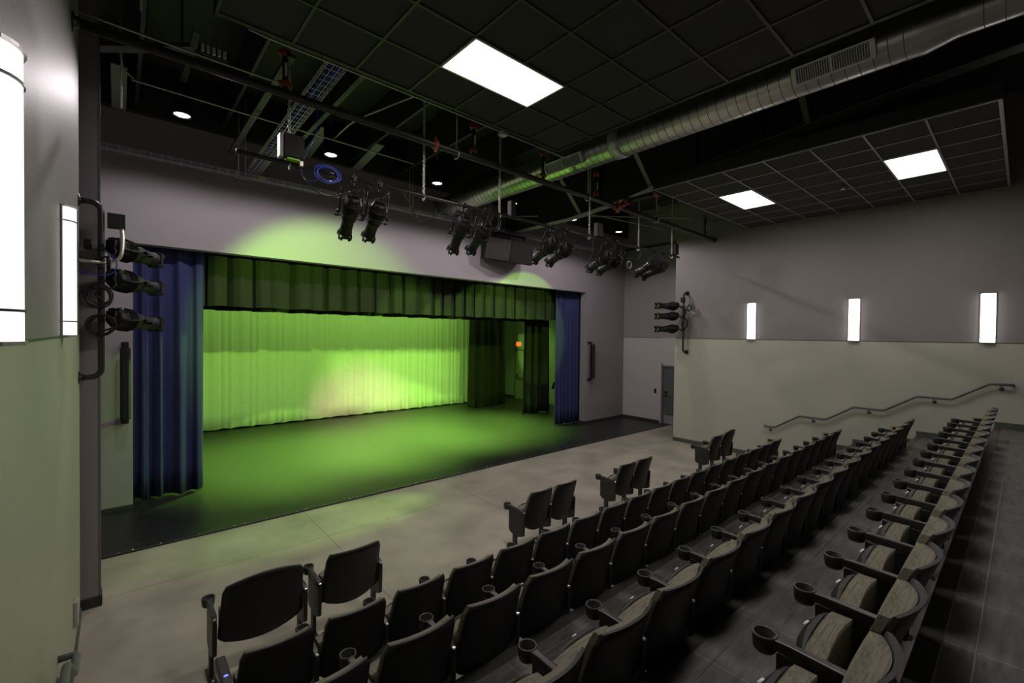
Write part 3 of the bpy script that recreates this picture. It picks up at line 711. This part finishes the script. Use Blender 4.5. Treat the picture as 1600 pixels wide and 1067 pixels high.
# ------------------------------------------------------------------ stage spotlights
def spotlight_proto():
    """axis along +Y, pivot at origin; the yoke is made separately"""
    r = empty('stage_spotlight')
    A = Matrix.Rotation(-PI/2, 4, 'X')          # z -> +y
    q = MB()
    q.lathe([(0, -.25), (.06, -.25), (.085, -.235), (.098, -.19), (.112, -.17), (.116, -.08), (.102, .0), (.088, .04), (.0, .05)], 10, A, smooth=False)
    for k in range(5): q.lathe([(.110, -.158+k*.022), (.124, -.155+k*.022), (.124, -.149+k*.022), (.110, -.146+k*.022)], 12, A, smooth=False)
    q.box((0, -.17, .075), (.11, .15, .05)); q.box((0, -.26, .02), (.09, .05, .10))
    q.build('lamp_housing', M['fixture'], r, .004)
    q = MB(); q.lathe([(.078, .03), (.090, .05), (.090, .09), (.074, .10), (.074, .27), (.082, .285), (.082, .33), (.066, .33), (.066, .12)], 16, A)
    q.build('lens_barrel', M['fixture'], r)
    q = MB(); q.lathe([(.0, .305), (.060, .31)], 16, A); q.build('lens', M['gel'], r)
    q = MB()
    for s in (-1, 1):
        q.box((s*.080, .345, 0), (.012, .04, .12)); q.box((0, .345, s*.080), (.12, .04, .012))
        for t in (-1, 1): q.box((s*.075, .372, t*.050), (.02, .045, .03)); q.box((t*.050, .372, s*.075), (.03, .045, .02))
    q.build('gel_frame', M['fixture'], r, .003)
    q = MB(); q.lathe([(.066, .335), (.061, .338), (.066, .341)], 16, A, a0=.4, a1=2.6); q.build('rim_highlight', M['gel'], r)  # glint of the beam put in as a green arc on the rim
    for s in (-1, 1):
        q = MB()
        q.tube([(s*.075, .065, -.02*s), (s*.13, .068, -.02*s)], .007, 6); q.tube([(s*.13, .068, -.02*s), (s*.175, .068, -.02*s)], .014, 8)
        q.build('shutter_handle', M['fixture'], r)
    for s in (-1, 1): MB().lathe([(0, 0), (.022, 0), (.026, .01), (.022, .03), (0, .03)], 8, Matrix.Translation((s*.14, 0, 0)) @ Matrix.Rotation(s*PI/2, 4, 'Y')).build('tilt_knob', M['fixture'], r)
    q = MB(); q.box((-.03, -.215, .104), (.035, .02, .012)); q.build('blue_connector', M['blue'], r, .003)
    q = MB(); q.box((.045, -.20, .104), (.025, .02, .012)); q.build('white_label', M['number'], r, .002)
    return r
proto = spotlight_proto()
proto_used = [False]
def spotlight(back, d, label, clamp, group, yoke_up=True, beam=None, tail=None):
    d = Vector(d).normalized(); P = Vector(back)+d*.25
    if proto_used[0]: o = copy_tree(proto_src)
    else: o = proto; proto_used[0] = True
    tag(o, label, 'spotlight', group)
    o.location = P; o.rotation_euler = d.to_track_quat('Y', 'Z').to_euler()
    o.rotation_mode = 'XYZ'
    bpy.context.view_layer.update()
    Xi = (Matrix.Translation(P) @ o.rotation_euler.to_matrix().to_4x4()).inverted()
    c = Vector(clamp); ax = o.rotation_euler.to_matrix() @ Vector((1, 0, 0))
    # yoke in world space then brought into the local frame
    q = MB(); cd = (c-P).normalized(); L_ = (c-P).length
    a0, a1 = P+ax*.135, P-ax*.135; top = P+cd*(L_-.10)
    for s_, a_ in ((1, a0), (-1, a1)):
        b_ = top+ax*.135*s_
        q.tube([a_, b_-cd*.02, b_-ax*.02*s_, top], .011, 6, Xi)
    q.build('yoke', M['fixture'], o)
    q = MB(); q.tube([top, c-cd*.03], .012, 8, Xi); q.box(tuple(c), (.05, .075, .075), Xi); q.tube([c+Vector((0, 0, .02)), c+Vector((0, 0, .075))], .008, 6, Xi)
    q.build('clamp', M['fixture'], o, .004)
    if tail:
        T = [Xi @ Vector(p) for p in smooth_path([tuple(Vector(back)-d*.02+Vector((0, 0, .03)))]+tail, 6)]
        MB().tube(T, .008, 6).build('power_cable', M['cable'], o)
    if beam:
        l = light('SPOT', 'lamp', (0, .335, 0), (0, 1.5, 0), beam[1], beam[2] if len(beam) > 2 else GREEN, spot_size=beam[3] if len(beam) > 3 else .62, spot_blend=beam[4] if len(beam) > 4 else .18, shadow_soft_size=.03)
        l.parent = o
        t = Xi @ Vector(beam[0]); l.rotation_euler = (t-l.location).to_track_quat('-Z', 'Y').to_euler()
    return o
proto_src = copy_tree(proto)       # clean source without yoke
RIG = [((2.2, 5.5, 1.68), (.10, .77, -.63)), ((2.55, 5.5, 1.67), (.08, .82, -.57)), ((3.88, 5.5, 1.73), (.11, .71, -.69)), ((4.29, 5.5, 1.68), (.10, .86, -.51)),
       ((5.82, 5.5, 1.65), (-.01, .90, -.43)), ((6.23, 5.5, 1.62), (.01, .93, -.38)), ((7.44, 5.5, 1.62), (.02, .93, -.37)), ((7.77, 5.5, 1.57), (.03, .95, -.32)),
       ((9.23, 5.5, 1.71), (-.23, .87, -.44)), ((9.57, 5.5, 1.66), (-.30, .84, -.42))]
# aim, power, colour, cone
BEAM = [((3.15, 9.44, .18), 900, GREEN, 1.24, .4), ((4.0, 15.3, -2.4), 130, GREEN, .55), ((5.5, 10.08, .28), 950, GREEN, .46, .5), ((6.5, 15.3, -3.0), 1700, (1, .22, .50), .44, .9), ((7.0, 13.2, FL), 700, GREEN, .5),
        ((7.6, 15.3, -2.3), 100, GREEN, .5), ((7.85, 9.44, .12), 560, GREEN, .78), ((8.75, 9.44, .38), 560, GREEN, .82), ((8.5, 12.6, FL), 900, GREEN, .5), ((9.4, 15.3, -2.2), 140, GREEN, .5)]
words = ['leftmost of all', 'second from the left', 'third from the left', 'fourth from the left, left of the loudspeaker',
         'left one of the pair just right of the loudspeaker', 'right one of the pair just right of the loudspeaker', 'left one of the fourth pair', 'right one of the fourth pair, tangled in cables', 'left one of the rightmost pair', 'right one of the rightmost pair']
for k, ((b, d), a) in enumerate(zip(RIG, BEAM)):
    p = Vector(b)+Vector(d)*.25
    tail = [(b[0]+.10, b[1]-.02, b[2]+.16), (b[0]-.05, PY-.05, PZ-.03), (b[0]-.09, PY-.03, PZ-.12), (b[0]-.13, PY, PZ+.01)]
    if k == 0: tail = [(b[0]+.06, b[1], b[2]+.10), (b[0]-.35, PY-.1, 1.62), (b[0]-.62, PY-.08, 1.80), (b[0]-.68, PY, PZ+.02)]
    spotlight(b, d, 'black spotlight on the lighting pipe, '+words[k], (p.x+.01, PY, PZ), 'spotlights on the lighting pipe',
              beam=a, tail=tail)
# side booms
def boom(name, X, s, Y, xp, z0, z1, label):
    o = tag(empty(name, (X, Y, z0)), label, 'pipe stand')
    q = xp-X; n = 6; P = [(0, 0, 0), (q*.45, 0, 0)]
    c = abs(q)*.5; sg = 1 if q > 0 else -1
    P = [(0, 0, 0)]+[(q-sg*c+sg*c*math.sin(t), 0, c-c*math.cos(t)) for t in [PI/2*k/n for k in range(n+1)]]
    P += [(x_, y_, (z1-z0)-z_) for x_, y_, z_ in P[::-1]]
    MB().tube(P, .027, 12).build('pipe_run', M['pipe'], o)
    for z in (0, z1-z0): MB().lathe([(0, 0), (.06, 0), (.06, .008), (.035, .014), (.035, .03)], 16, Matrix.Translation((0, 0, z)) @ Matrix.Rotation(sg*PI/2, 4, 'Y')).build('wall_flange', M['pipe'], o)
    return o
boom('side_boom', XL, -1, 6.08, -.125, -.47, 1.26, 'black bent pipe bracket on the left wall end holding three spotlights')
boom('side_boom', XR, 1, 6.08, 11.47, -.42, 1.18, 'black bent pipe bracket on the right wall holding three spotlights')
pos = ['top', 'middle', 'bottom']
for k, (z, dz_) in enumerate(((.84, -.06), (.52, -.06), (.12, -.08))):
    b = (-.04, 6.12, z); d = (.60, .80, dz_)
    p = Vector(b)+Vector(d).normalized()*.25
    tgt = [(7.4, 10.0, .15), (6.5, 12.0, -2.9), (4.8, 11.6, -2.9)][k]
    spotlight(b, d, 'black spotlight pointing at the stage, %s of the three on the left wall bracket' % pos[k], (-.125, 6.08, z-.02), 'spotlights on the left bracket',
              beam=(tgt, [2600, 2200, 1800][k], GREEN, [.26, .36, .40][k]), tail=[(-.02, 6.0, z-.08), (-.16, 6.0, z-.16), (-.11, 6.05, z-.24)])
for k, (z, dz_) in enumerate(((.82, .0), (.55, -.02), (.21, -.03))):
    b = (11.40, 6.22, z); d = (-.88, .47, dz_)
    p = Vector(b)+Vector(d).normalized()*.25
    tgt = [(1.7, 9.8, -1.4), (2.3, 7.05, -2.9), (6.4, 11.8, -2.9)][k]
    spotlight(b, d, 'black spotlight pointing at the stage, %s of the three on the right wall bracket' % pos[k], (11.47, 6.08, z-.02), 'spotlights on the right bracket',
              beam=(tgt, [2600, 3000, 2000][k], GREEN, [.30, .22, .40][k], [.18, .8, .18][k]), tail=[(11.44, 6.1, z-.08), (11.5, 6.05, z-.16), (11.46, 6.06, z-.22)])
for ch in list(proto_src.children): bpy.data.objects.remove(ch)
bpy.data.objects.remove(proto_src)

# cable coils, loose cables and boxes
def coil(c, r, n, axis, label, m='cable', nm='cable_coil', rr=.007, seed=3, sq=1.0):
    rnd = random.Random(seed); q = MB()
    for k in range(n):
        cc = (rnd.uniform(-.02, .02), rnd.uniform(-.02, .02), rnd.uniform(-.02, .02))
        P = ring(cc, r*rnd.uniform(.85, 1.1), 22, axis)
        P = [(x_, y_, z_*sq) for x_, y_, z_ in P]
        q.tube(P, rr, 5, close=True)
    return tag(q.build(nm, M[m], None, loc=c), label, 'cable coil' if 'coil' in nm else 'cable')
coil((1.90, PY-.03, PZ-.03), .14, 9, 'y', 'coil of blue data cable looped on the lighting pipe beside the leftmost spotlights', 'blue', seed=4, sq=.65)
coil((-.15, 6.0, .33), .10, 5, 'y', 'black cable coil on the left bracket between the middle and bottom spotlights', seed=5)
coil((-.12, 6.0, .05), .095, 4, 'y', 'black cable coil on the left bracket behind the bottom spotlight', seed=6)
coil((-.06, 6.0, .66), .09, 3, 'x', 'black cable coil on the left bracket below the top spotlight', seed=7)
coil((11.44, 6.02, .36), .14, 5, 'y', 'large black cable coil on the right bracket beside the middle spotlight', seed=8)
coil((11.40, 6.02, .66), .08, 4, 'y', 'small black cable coil on the right bracket under the top spotlight', seed=9)
coil((4.05, PY-.03, PZ-.18), .15, 4, 'y', 'tangle of looped black cables over the second pair of spotlights', 'cable', seed=10)
coil((4.48, PY-.03, PZ-.15), .14, 4, 'y', 'looped cables just right of the second pair of spotlights', 'cable', seed=11)
coil((6.1, PY-.03, PZ-.12), .12, 3, 'y', 'looped cables over the pair of spotlights right of the loudspeaker', 'cable', seed=12)
coil((7.75, PY-.03, PZ-.16), .14, 4, 'y', 'tangle of looped black cables over the fourth pair of spotlights', 'cable', seed=13)
coil((8.15, PY-.05, 1.50), .07, 2, 'y', 'small loop of pale cable beside the fourth pair of spotlights', 'conduit', seed=14, rr=.006)
coil((9.45, PY-.03, PZ-.10), .10, 2, 'y', 'looped cables over the pair of spotlights at the right end', 'cable', seed=15)
coil((11.42, 5.9, .76), .07, 4, 'x', 'thick black cable bundle looped right of the top spotlight on the right bracket', 'cable', seed=16, rr=.01)
conduit([(1.78, 5.65, 2.90), (1.80, 5.65, 2.45), (1.7, 5.65, 2.16), (1.63, 5.65, 1.97), (1.66, 5.65, 1.80), (1.80, 5.65, 1.83)], 'loose blue cable dropping behind the upper pipe to the blue coil', .005, 'blue', 6, 'data_cable')
conduit([(2.9, PY-.03, PZ-.02), (3.1, PY-.03, 1.62), (3.4, 5.9, 1.66), (3.75, PY, PZ-.03)], 'thin black cable swag between the first and second spotlight pairs', .006, 'cable', 6, 'cable')
conduit([(6.45, 5.55, 1.62), (6.75, 5.6, 1.45), (6.95, 5.6, 1.55), (7.0, 5.6, 1.90)], 'thin black cable loop right of the third spotlight pair', .006, 'cable', 6, 'cable')
conduit([(8.1, 5.55, 1.62), (8.3, 5.55, 1.66), (8.5, 5.58, 1.64), (8.7, PY, 1.90)], 'thin black cable curving up between the last two spotlight pairs', .006, 'cable', 6, 'cable')
def jbox(c, s_, label, m='fixture', extra=None):
    o = tag(empty('junction_box', c), label, 'junction box')
    MB().box((0, 0, 0), s_).build('housing', M[m], o, .005)
    q = MB(); q.box((0, -s_[1]/2-.002, 0), (s_[0]*.92, .004, s_[2]*.92)); q.build('cover', M[m], o)
    if extra: extra(o)
    return o
def ex1(o):
    MB().box((-.135, -.02, -.02), (.035, .12, .26)).build('side_bracket', M['lightplate'], o, .004)
    MB().box((0, .0, -.14), (.14, .09, .02)).build('bottom_fitting', M['gel'], o, .003); MB().box((.09, 0, -.16), (.04, .04, .06)).build('connector', M['silver'], o, .004)
jbox((1.50, PY-.06, 2.10), (.22, .12, .26), 'black box with a pale side bracket on the left end of the lighting pipe', extra=ex1)
jbox((4.85, PY-.02, 2.05), (.10, .10, .26), 'black box on the lighting pipe right of the second spotlight pair')
jbox((7.12, PY-.02, 2.08), (.16, .10, .26), 'dark grey box on the lighting pipe above the fourth spotlight pair')
jbox((10.05, PY-.02, 2.09), (.16, .12, .26), 'black box on the right end of the lighting pipe by the last chain')
jbox((-.01, 6.10, 1.10), (.14, .07, .15), 'dark grey box beside the top of the left wall bracket', 'steel')
jbox((11.37, 6.05, .98), (.10, .09, .13), 'small black box at the top of the right wall bracket')
conduit([(XL+.005, 5.95, .66), (-.20, 5.95, .66), (-.06, 6.0, .67), (.02, 6.0, .74), (.035, 6.02, .9), (.03, 6.04, 1.02)], 'pale flexible conduit curving from the left wall up to the grey box', .018, 'silver', 6, 'flexible_conduit')
conduit([(XL+.005, 5.95, .56), (-.15, 5.93, .53), (-.04, 5.95, .56), (-.01, 5.97, .68), (-.10, 5.98, .78)], 'thin blue cable looping from the left wall to the top left spotlight', .006, 'blue', 6, 'data_cable')
conduit([(XR-.005, 5.75, .60), (11.60, 5.8, .61), (11.55, 5.9, .66), (11.46, 6.0, .76)], 'pale flexible conduit from the right wall to the right bracket', .012, 'silver', 6, 'flexible_conduit')
tag(MB().prism([(0, 0), (.12, 0), (.16, -.03), (.12, -.09), (.02, -.10), (-.02, -.05)], 0, -.06, .0).build('safety_flag', M['black'], None, .003, loc=(-.19, 6.0, .88)), 'flat black plate sticking out behind the top left spotlight', 'plate')

# ------------------------------------------------------------------ stage curtains
def drape(name, x0, x1, y, z0, z1, amp, per, seed, m, label, cat='curtain', nv=10, th=.012, flare=.0, tilt=0, group=None, sharp=1.0, wob=.3):
    rnd = random.Random(seed); W = x1-x0; n = max(30, int(W/per*12)); ks = []
    ph = [rnd.uniform(0, 2*PI) for _ in range(4)]
    def fn(u, v):
        x = x0+u*W; t = (x-x0)/per*2*PI+wob*math.sin(2.1*(x-x0)/per+ph[0])*2
        s_ = math.sin(t+ph[1]); s_ = math.copysign(abs(s_)**sharp, s_)
        y_ = s_*amp*(1+.25*math.sin(.7*t+ph[2]))*(.75+.4*(1-v))+.3*amp*math.sin(2.3*t+ph[3]+.8*v)
        return (x+flare*(1-v)*(u-.5)*2+.02*math.sin(3*v+t)*amp*4, y_+tilt*(1-v), z0+v*(z1-z0)+.012*math.sin(t*.5)*(1-v))
    o = MB().sheet(fn, n, nv, th).build(name, m, None, loc=(0, y, 0))
    tag(o, label, cat, group); return o
drape('stage_curtain', OX0-.16, 1.17, 9.80, FL+.05, OZ+.5, .055, .25, 11, M['bluecloth'], 'tall blue velour curtain at the left side of the stage opening', wob=.5)
drape('stage_curtain', 10.42, OX1+.16, 9.80, FL+.05, OZ+.5, .05, .17, 12, M['bluecloth'], 'tall blue velour curtain at the right side of the stage opening', flare=.03)
def valance(name, x0, x1, y, z0, z1, seed, label, pw=(.22, .38), m='blackcloth'):
    rnd = random.Random(seed); xs = []; x = x0
    while x < x1:
        wd = rnd.uniform(*pw); g = rnd.uniform(.05, .11); sh = rnd.uniform(-.03, .04); dp = rnd.uniform(.11, .18)
        nseg = 6
        for k in range(nseg+1):
            t = k/nseg; xs.append((x+wd*t, -.055*math.sin(PI*t)-.01+.012*math.sin(9*t+x), sh))
        xs.append((x+wd+.008, dp*.7, sh)); xs.append((x+wd+g*.5, dp, sh)); xs.append((x+wd+g-.008, dp*.7, sh))
        x += wd+g
    xs = [p for p in xs if p[0] <= x1]; nv = 6; vs = []; W = len(xs)
    for t_ in (0, .02):
        for j in range(nv+1):
            v = j/nv
            for (a, b, s_) in xs: vs.append((a+s_*(1-v), b*(1.15-.25*v)+t_, z0+(z1-z0)*v+(.008*math.sin(a*9) if j == 0 else 0)))
    K = W*(nv+1); fs = []
    for j in range(nv):
        for i in range(W-1):
            a = j*W+i; fs.append((a, a+1, a+1+W, a+W)); fs.append((K+a, K+a+W, K+a+W+1, K+a+1))
    for i in range(W-1): fs.append((i, K+i, K+i+1, i+1))
    q = MB(); q.add(vs, fs, False)
    return tag(q.build(name, M[m], None, loc=(0, y, 0)), label, 'curtain')
valance('stage_valance', .6, 10.95, 10.08, .475, 5.19, 21, 'wide pleated black valance hanging across the top of the stage opening')
valance('stage_border', .2, 12.8, 12.4, .485, 5.19, 22, 'second black border seen as a dark strip just under the valance')
drape('cyclorama', -1.2, 11.20, 15.35, FL+.06, 3.2, .011, .24, 31, M['cyc'], 'large pale back curtain lit bright green across the rear of the stage', nv=14, wob=.8)
drape('wing_curtain', 10.30, 11.85, 14.1, FL+.04, 3.0, .09, .34, 41, M['blackcloth'], 'black side curtain beside the green back curtain', flare=.10)
drape('wing_curtain', 11.03, 12.25, 11.85, FL+.04, 3.0, .09, .36, 42, M['blackcloth'], 'black side curtain nearest the right blue curtain', flare=.10)
drape('wing_curtain', -1.4, 1.0, 13.9, FL+.04, 3.0, .09, .36, 43, M['blackcloth'], 'black side curtain in the left wing hidden behind the blue curtain')
# conduit strip and music stand glimpsed beyond the right leg
o = tag(empty('music_stand', (12.62, 12.2, FL+.025)), 'black music stand half hidden between the right curtains', 'music stand')
q = MB(); q.tube([(0, 0, 0.02), (0, 0, .95)], .012, 8); q.build('pole', M['black'], o)
for a in range(3): MB().tube([(0, 0, .10), (.24*math.cos(a*2.1), .24*math.sin(a*2.1), .01)], .009, 6).build('leg', M['black'], o)
MB().box((0, 0, 1.05), (.42, .02, .30), Matrix.Rotation(.4, 4, 'X')).build('desk', M['black'], o, .004)

# ------------------------------------------------------------------ seats
def back_fn(wt, wb, z0, z1, yb, yt, sag, arch, off, drop=.0, low=.05):
    """curved backrest surface; edges lean forward (+y)"""
    def fn(u, v):
        k = 2*u-1; wd = (wb+(wt-wb)*v)/2
        if v > .93: wd -= .02*((v-.93)/.07)**2
        if v < .12: wd -= .05*((.12-v)/.12)**2
        z = z0+(z1-z0)*v
        z += arch*(1-k*k)*max(0, v-.5)*2
        z += low*(k*k-.6)*(1-v)**3
        y = yb+(yt-yb)*v+sag*k*k*(.4+.6*v)+.018*math.sin(PI*v)+off
        return (k*wd, y, z)
    return fn
def make_seat(P, wide=False, cup=True, arch=.012, name='theater_seat', right=False, front=True):
    """origin on the floor at the seat centre, under the cup holders; faces +Y"""
    r = empty(name); W = P-.055
    q = MB(); q.sheet(back_fn(W-.035, W+.015, .32, .845, -.30, -.455, .055, arch, -.035), 12, 10, .016); q.build('backrest', M['seatplastic'], r)
    q = MB()
    f0 = back_fn(W-.055, W-.02, .36, .828, -.30, -.455, .055, arch, -.008)
    q.sheet(lambda u, v: (lambda p: (p[0], p[1], p[2]))(f0(u, v)), 12, 8, 0.0)
    f1 = back_fn(W-.065, W-.03, .37, .836, -.30, -.455, .050, arch, .012)
    q = MB(); q.sheet(lambda u, v: tuple(a for a in f0(u, v)), 12, 8, .034); q.build('back_cushion', M['fabric'], r)
    # tipped-up seat
    w2 = (P-.10)/2
    n = 9; q = MB()
    def cush(u, v):
        k = 2*u-1; return (k*w2*.98, -.212+.006*(1-k*k), .30+.27*v+(.012*(1-k*k) if v > .99 else 0)-(.012*k*k*(v if v > .9 else 0)))
    q.sheet(cush, 10, 6, .080); q.build('seat_cushion', M['fabric'], r, 0)
    q = MB(); pf = [(-.162, .31), (-.162, .590), (-.135, .585), (-.10, .535), (-.088, .44), (-.10, .34)]
    vs = []; ks = [-1, -.8, -.4, 0, .4, .8, 1]
    for k in ks:
        for (y, z) in pf:
            e = 1-abs(k)**3; yy = -.162+(y+.162)*(.25+.75*e); zz = .45+(z-.45)*(.72+.28*e)
            vs.append((k*w2*.94, yy+.032, zz))
    m_ = len(pf); fs = [tuple(range(m_)), tuple(range((len(ks)-1)*m_, len(ks)*m_))[::-1]]
    for i in range(len(ks)-1):
        for j in range(m_): fs.append((i*m_+j, i*m_+(j+1) % m_, (i+1)*m_+(j+1) % m_, (i+1)*m_+j))
    q.add(vs, fs, False); pan = q.build('seat_pan', M['seatplastic'], r, .006)
    X = Matrix.Translation((0, -.083, .568)) @ Matrix.Rotation(-.85, 4, 'X')
    MB().lathe([(0, .006), (.014, .006), (.016, 0)], 14, X).build('number_plate', M['number'], pan)
    sides = (-1, 1) if right else (-1,)
    for s in sides:
        xs = s*P/2
        q = MB(); q.bb(xs-.016, xs+.016, -.20, -.13, .0, .30); q.build('leg', M['seatmetal'], r, .003)
        q = MB(); q.bb(xs-.032, xs+.032, -.29, -.05, .001, .013); ft = q.build('foot_plate', M['seatmetal'], r, .003)
        q = MB()
        for yy in (-.265, -.075): q.lathe([(0, .012), (.010, .012), (.011, 0)], 8, Matrix.Translation((xs, yy, .013)))
        q.build('bolt', M['chrome'], ft)
        q = MB(); q.prism([(-.05, .54), (-.355, .53), (-.34, .26), (-.24, .22), (-.08, .24), (-.05, .28)], 0, xs-.017, xs+.017); q.build('side_panel', M['seatmetal'], r, .004)
        arm = MB()
        if cup:
            X = Matrix.Translation((xs, 0, .535))
            arm.lathe([(0, .004), (.032, .004), (.038, .006), (.041, .063), (.044, .066), (.050, .066), (.052, .060), (.046, .0), (.040, -.010), (0, -.012)], 18, X)
            pl_ = [(-.024, -.033), (.024, -.033), (.018, -.10), (.021, -.30), (.014, -.355), (-.014, -.355), (-.021, -.30), (-.018, -.10)]
            zt = [(.598, .555), (.598, .555), (.596, .545), (.588, .535), (.560, .520), (.560, .520), (.588, .535), (.596, .545)]
            vs = [(xs+a, b, t[0]) for (a, b), t in zip(pl_, zt)]+[(xs+a, b, t[1]) for (a, b), t in zip(pl_, zt)]
            fs = [(0, 1, 2, 7), (7, 2, 3, 6), (6, 3, 4, 5), (8, 15, 10, 9), (15, 14, 11, 10), (14, 13, 12, 11)]+[(i, i+8, (i+1) % 8+8, (i+1) % 8) for i in range(8)]
            a2 = MB(); a2.add(vs, fs, False); ao = a2.build('armrest', M['seatarm'], r, .006, 2)
            arm.build('cup_holder', M['seatarm'], ao)
        else:
            arm.prism([(.04, .60), (-.28, .60), (-.34, .575), (-.34, .54), (.02, .52), (.05, .56)], 0, xs-.032, xs+.032); ao = arm.build('armrest', M['seatarm'], r, .012, 2)
            MB().lathe([(0, .004), (.012, .004), (.014, 0)], 12, Matrix.Translation((xs, -.20, .60)) @ Matrix.Scale(.6, 4, (0, 1, 0))).build('aisle_light', M['led'], ao)
        MB().box((xs, -.343, .566), (.024, .024, .014)).build('arm_end_cap', M['chrome'], r, .003)
    return r
def remove_tree(o):
    for c in list(o.children): remove_tree(c)
    bpy.data.objects.remove(o)
ordn = ['last', 'second', 'third', 'fourth', 'fifth', 'sixth', 'seventh', 'eighth', 'ninth', 'tenth', 'eleventh', 'twelfth', 'thirteenth', 'fourteenth', 'fifteenth', 'sixteenth', 'seventeenth', 'eighteenth']
rows = [('rear row', -1.888, .725, .50, .5425, 'nosing'), ('second row from the back', -2.227, 1.69, .51, .5525, ''), ('third row from the back', -2.566, 2.70, .51, .548, ''), ('long front row', FL, 3.68, .54, .5417, '')]
protos = {}
for ri, (rn, z, y, xs0, P, _) in enumerate(rows):
    base = make_seat(P); endp = make_seat(P, right=True); first = make_seat(P, cup=(ri != 3))
    for i in range(18):
        src = endp if i == 17 else first if i == 0 else base
        o = src if src in (endp, first) or i == 1 else copy_tree(base)
        o.location = (xs0+P*(i+.5), y, z)
        k = 17-i
        if k == 0: lab = 'dark folding seat, last one at the right wall in the '+rn
        elif i == 0: lab = 'dark folding seat at the left aisle end of the '+rn
        else: lab = 'dark folding seat, %s from the right wall in the %s' % (ordn[k], rn)
        tag(o, lab, 'seat', 'theatre seats in the '+rn)
# loose pairs on the open floor
PR = 'theatre seats in pairs on the open floor'
sA = make_seat(.70, arch=.06, right=True, name='theater_seat'); sA.location = (.935, 4.62, FL); tag(sA, 'wide dark theatre seat with curved top, leftmost on the open floor', 'seat', PR)
sB = make_seat(.60, right=True); sB.location = (1.71, 4.62, FL); tag(sB, 'dark theatre seat with straight top beside the wide curved one on the open floor', 'seat', PR)
pb = make_seat(.495); pe = make_seat(.495, right=True)
for x0, o1, o2, lab in ((4.00, pb, pe, 'the middle left pair'), (5.99, copy_tree(pb), copy_tree(pe), 'the middle right pair')):
    o1.location = (x0+.2475, 4.62, FL); o2.location = (x0+.7425, 4.62, FL)
    tag(o1, 'dark theatre seat, left one of %s on the open floor' % lab, 'seat', PR); tag(o2, 'dark theatre seat, right one of %s on the open floor' % lab, 'seat', PR)
c1 = copy_tree(pb); c1.location = (9.22+.2475, 4.62, FL); tag(c1, 'dark theatre seat with straight top, left one of the pair nearest the right wall', 'seat', PR)
sC = make_seat(.60, arch=.06, right=True); sC.location = (10.05, 4.62, FL); tag(sC, 'theatre seat with a curved back, right one of the pair nearest the right wall', 'seat', PR)
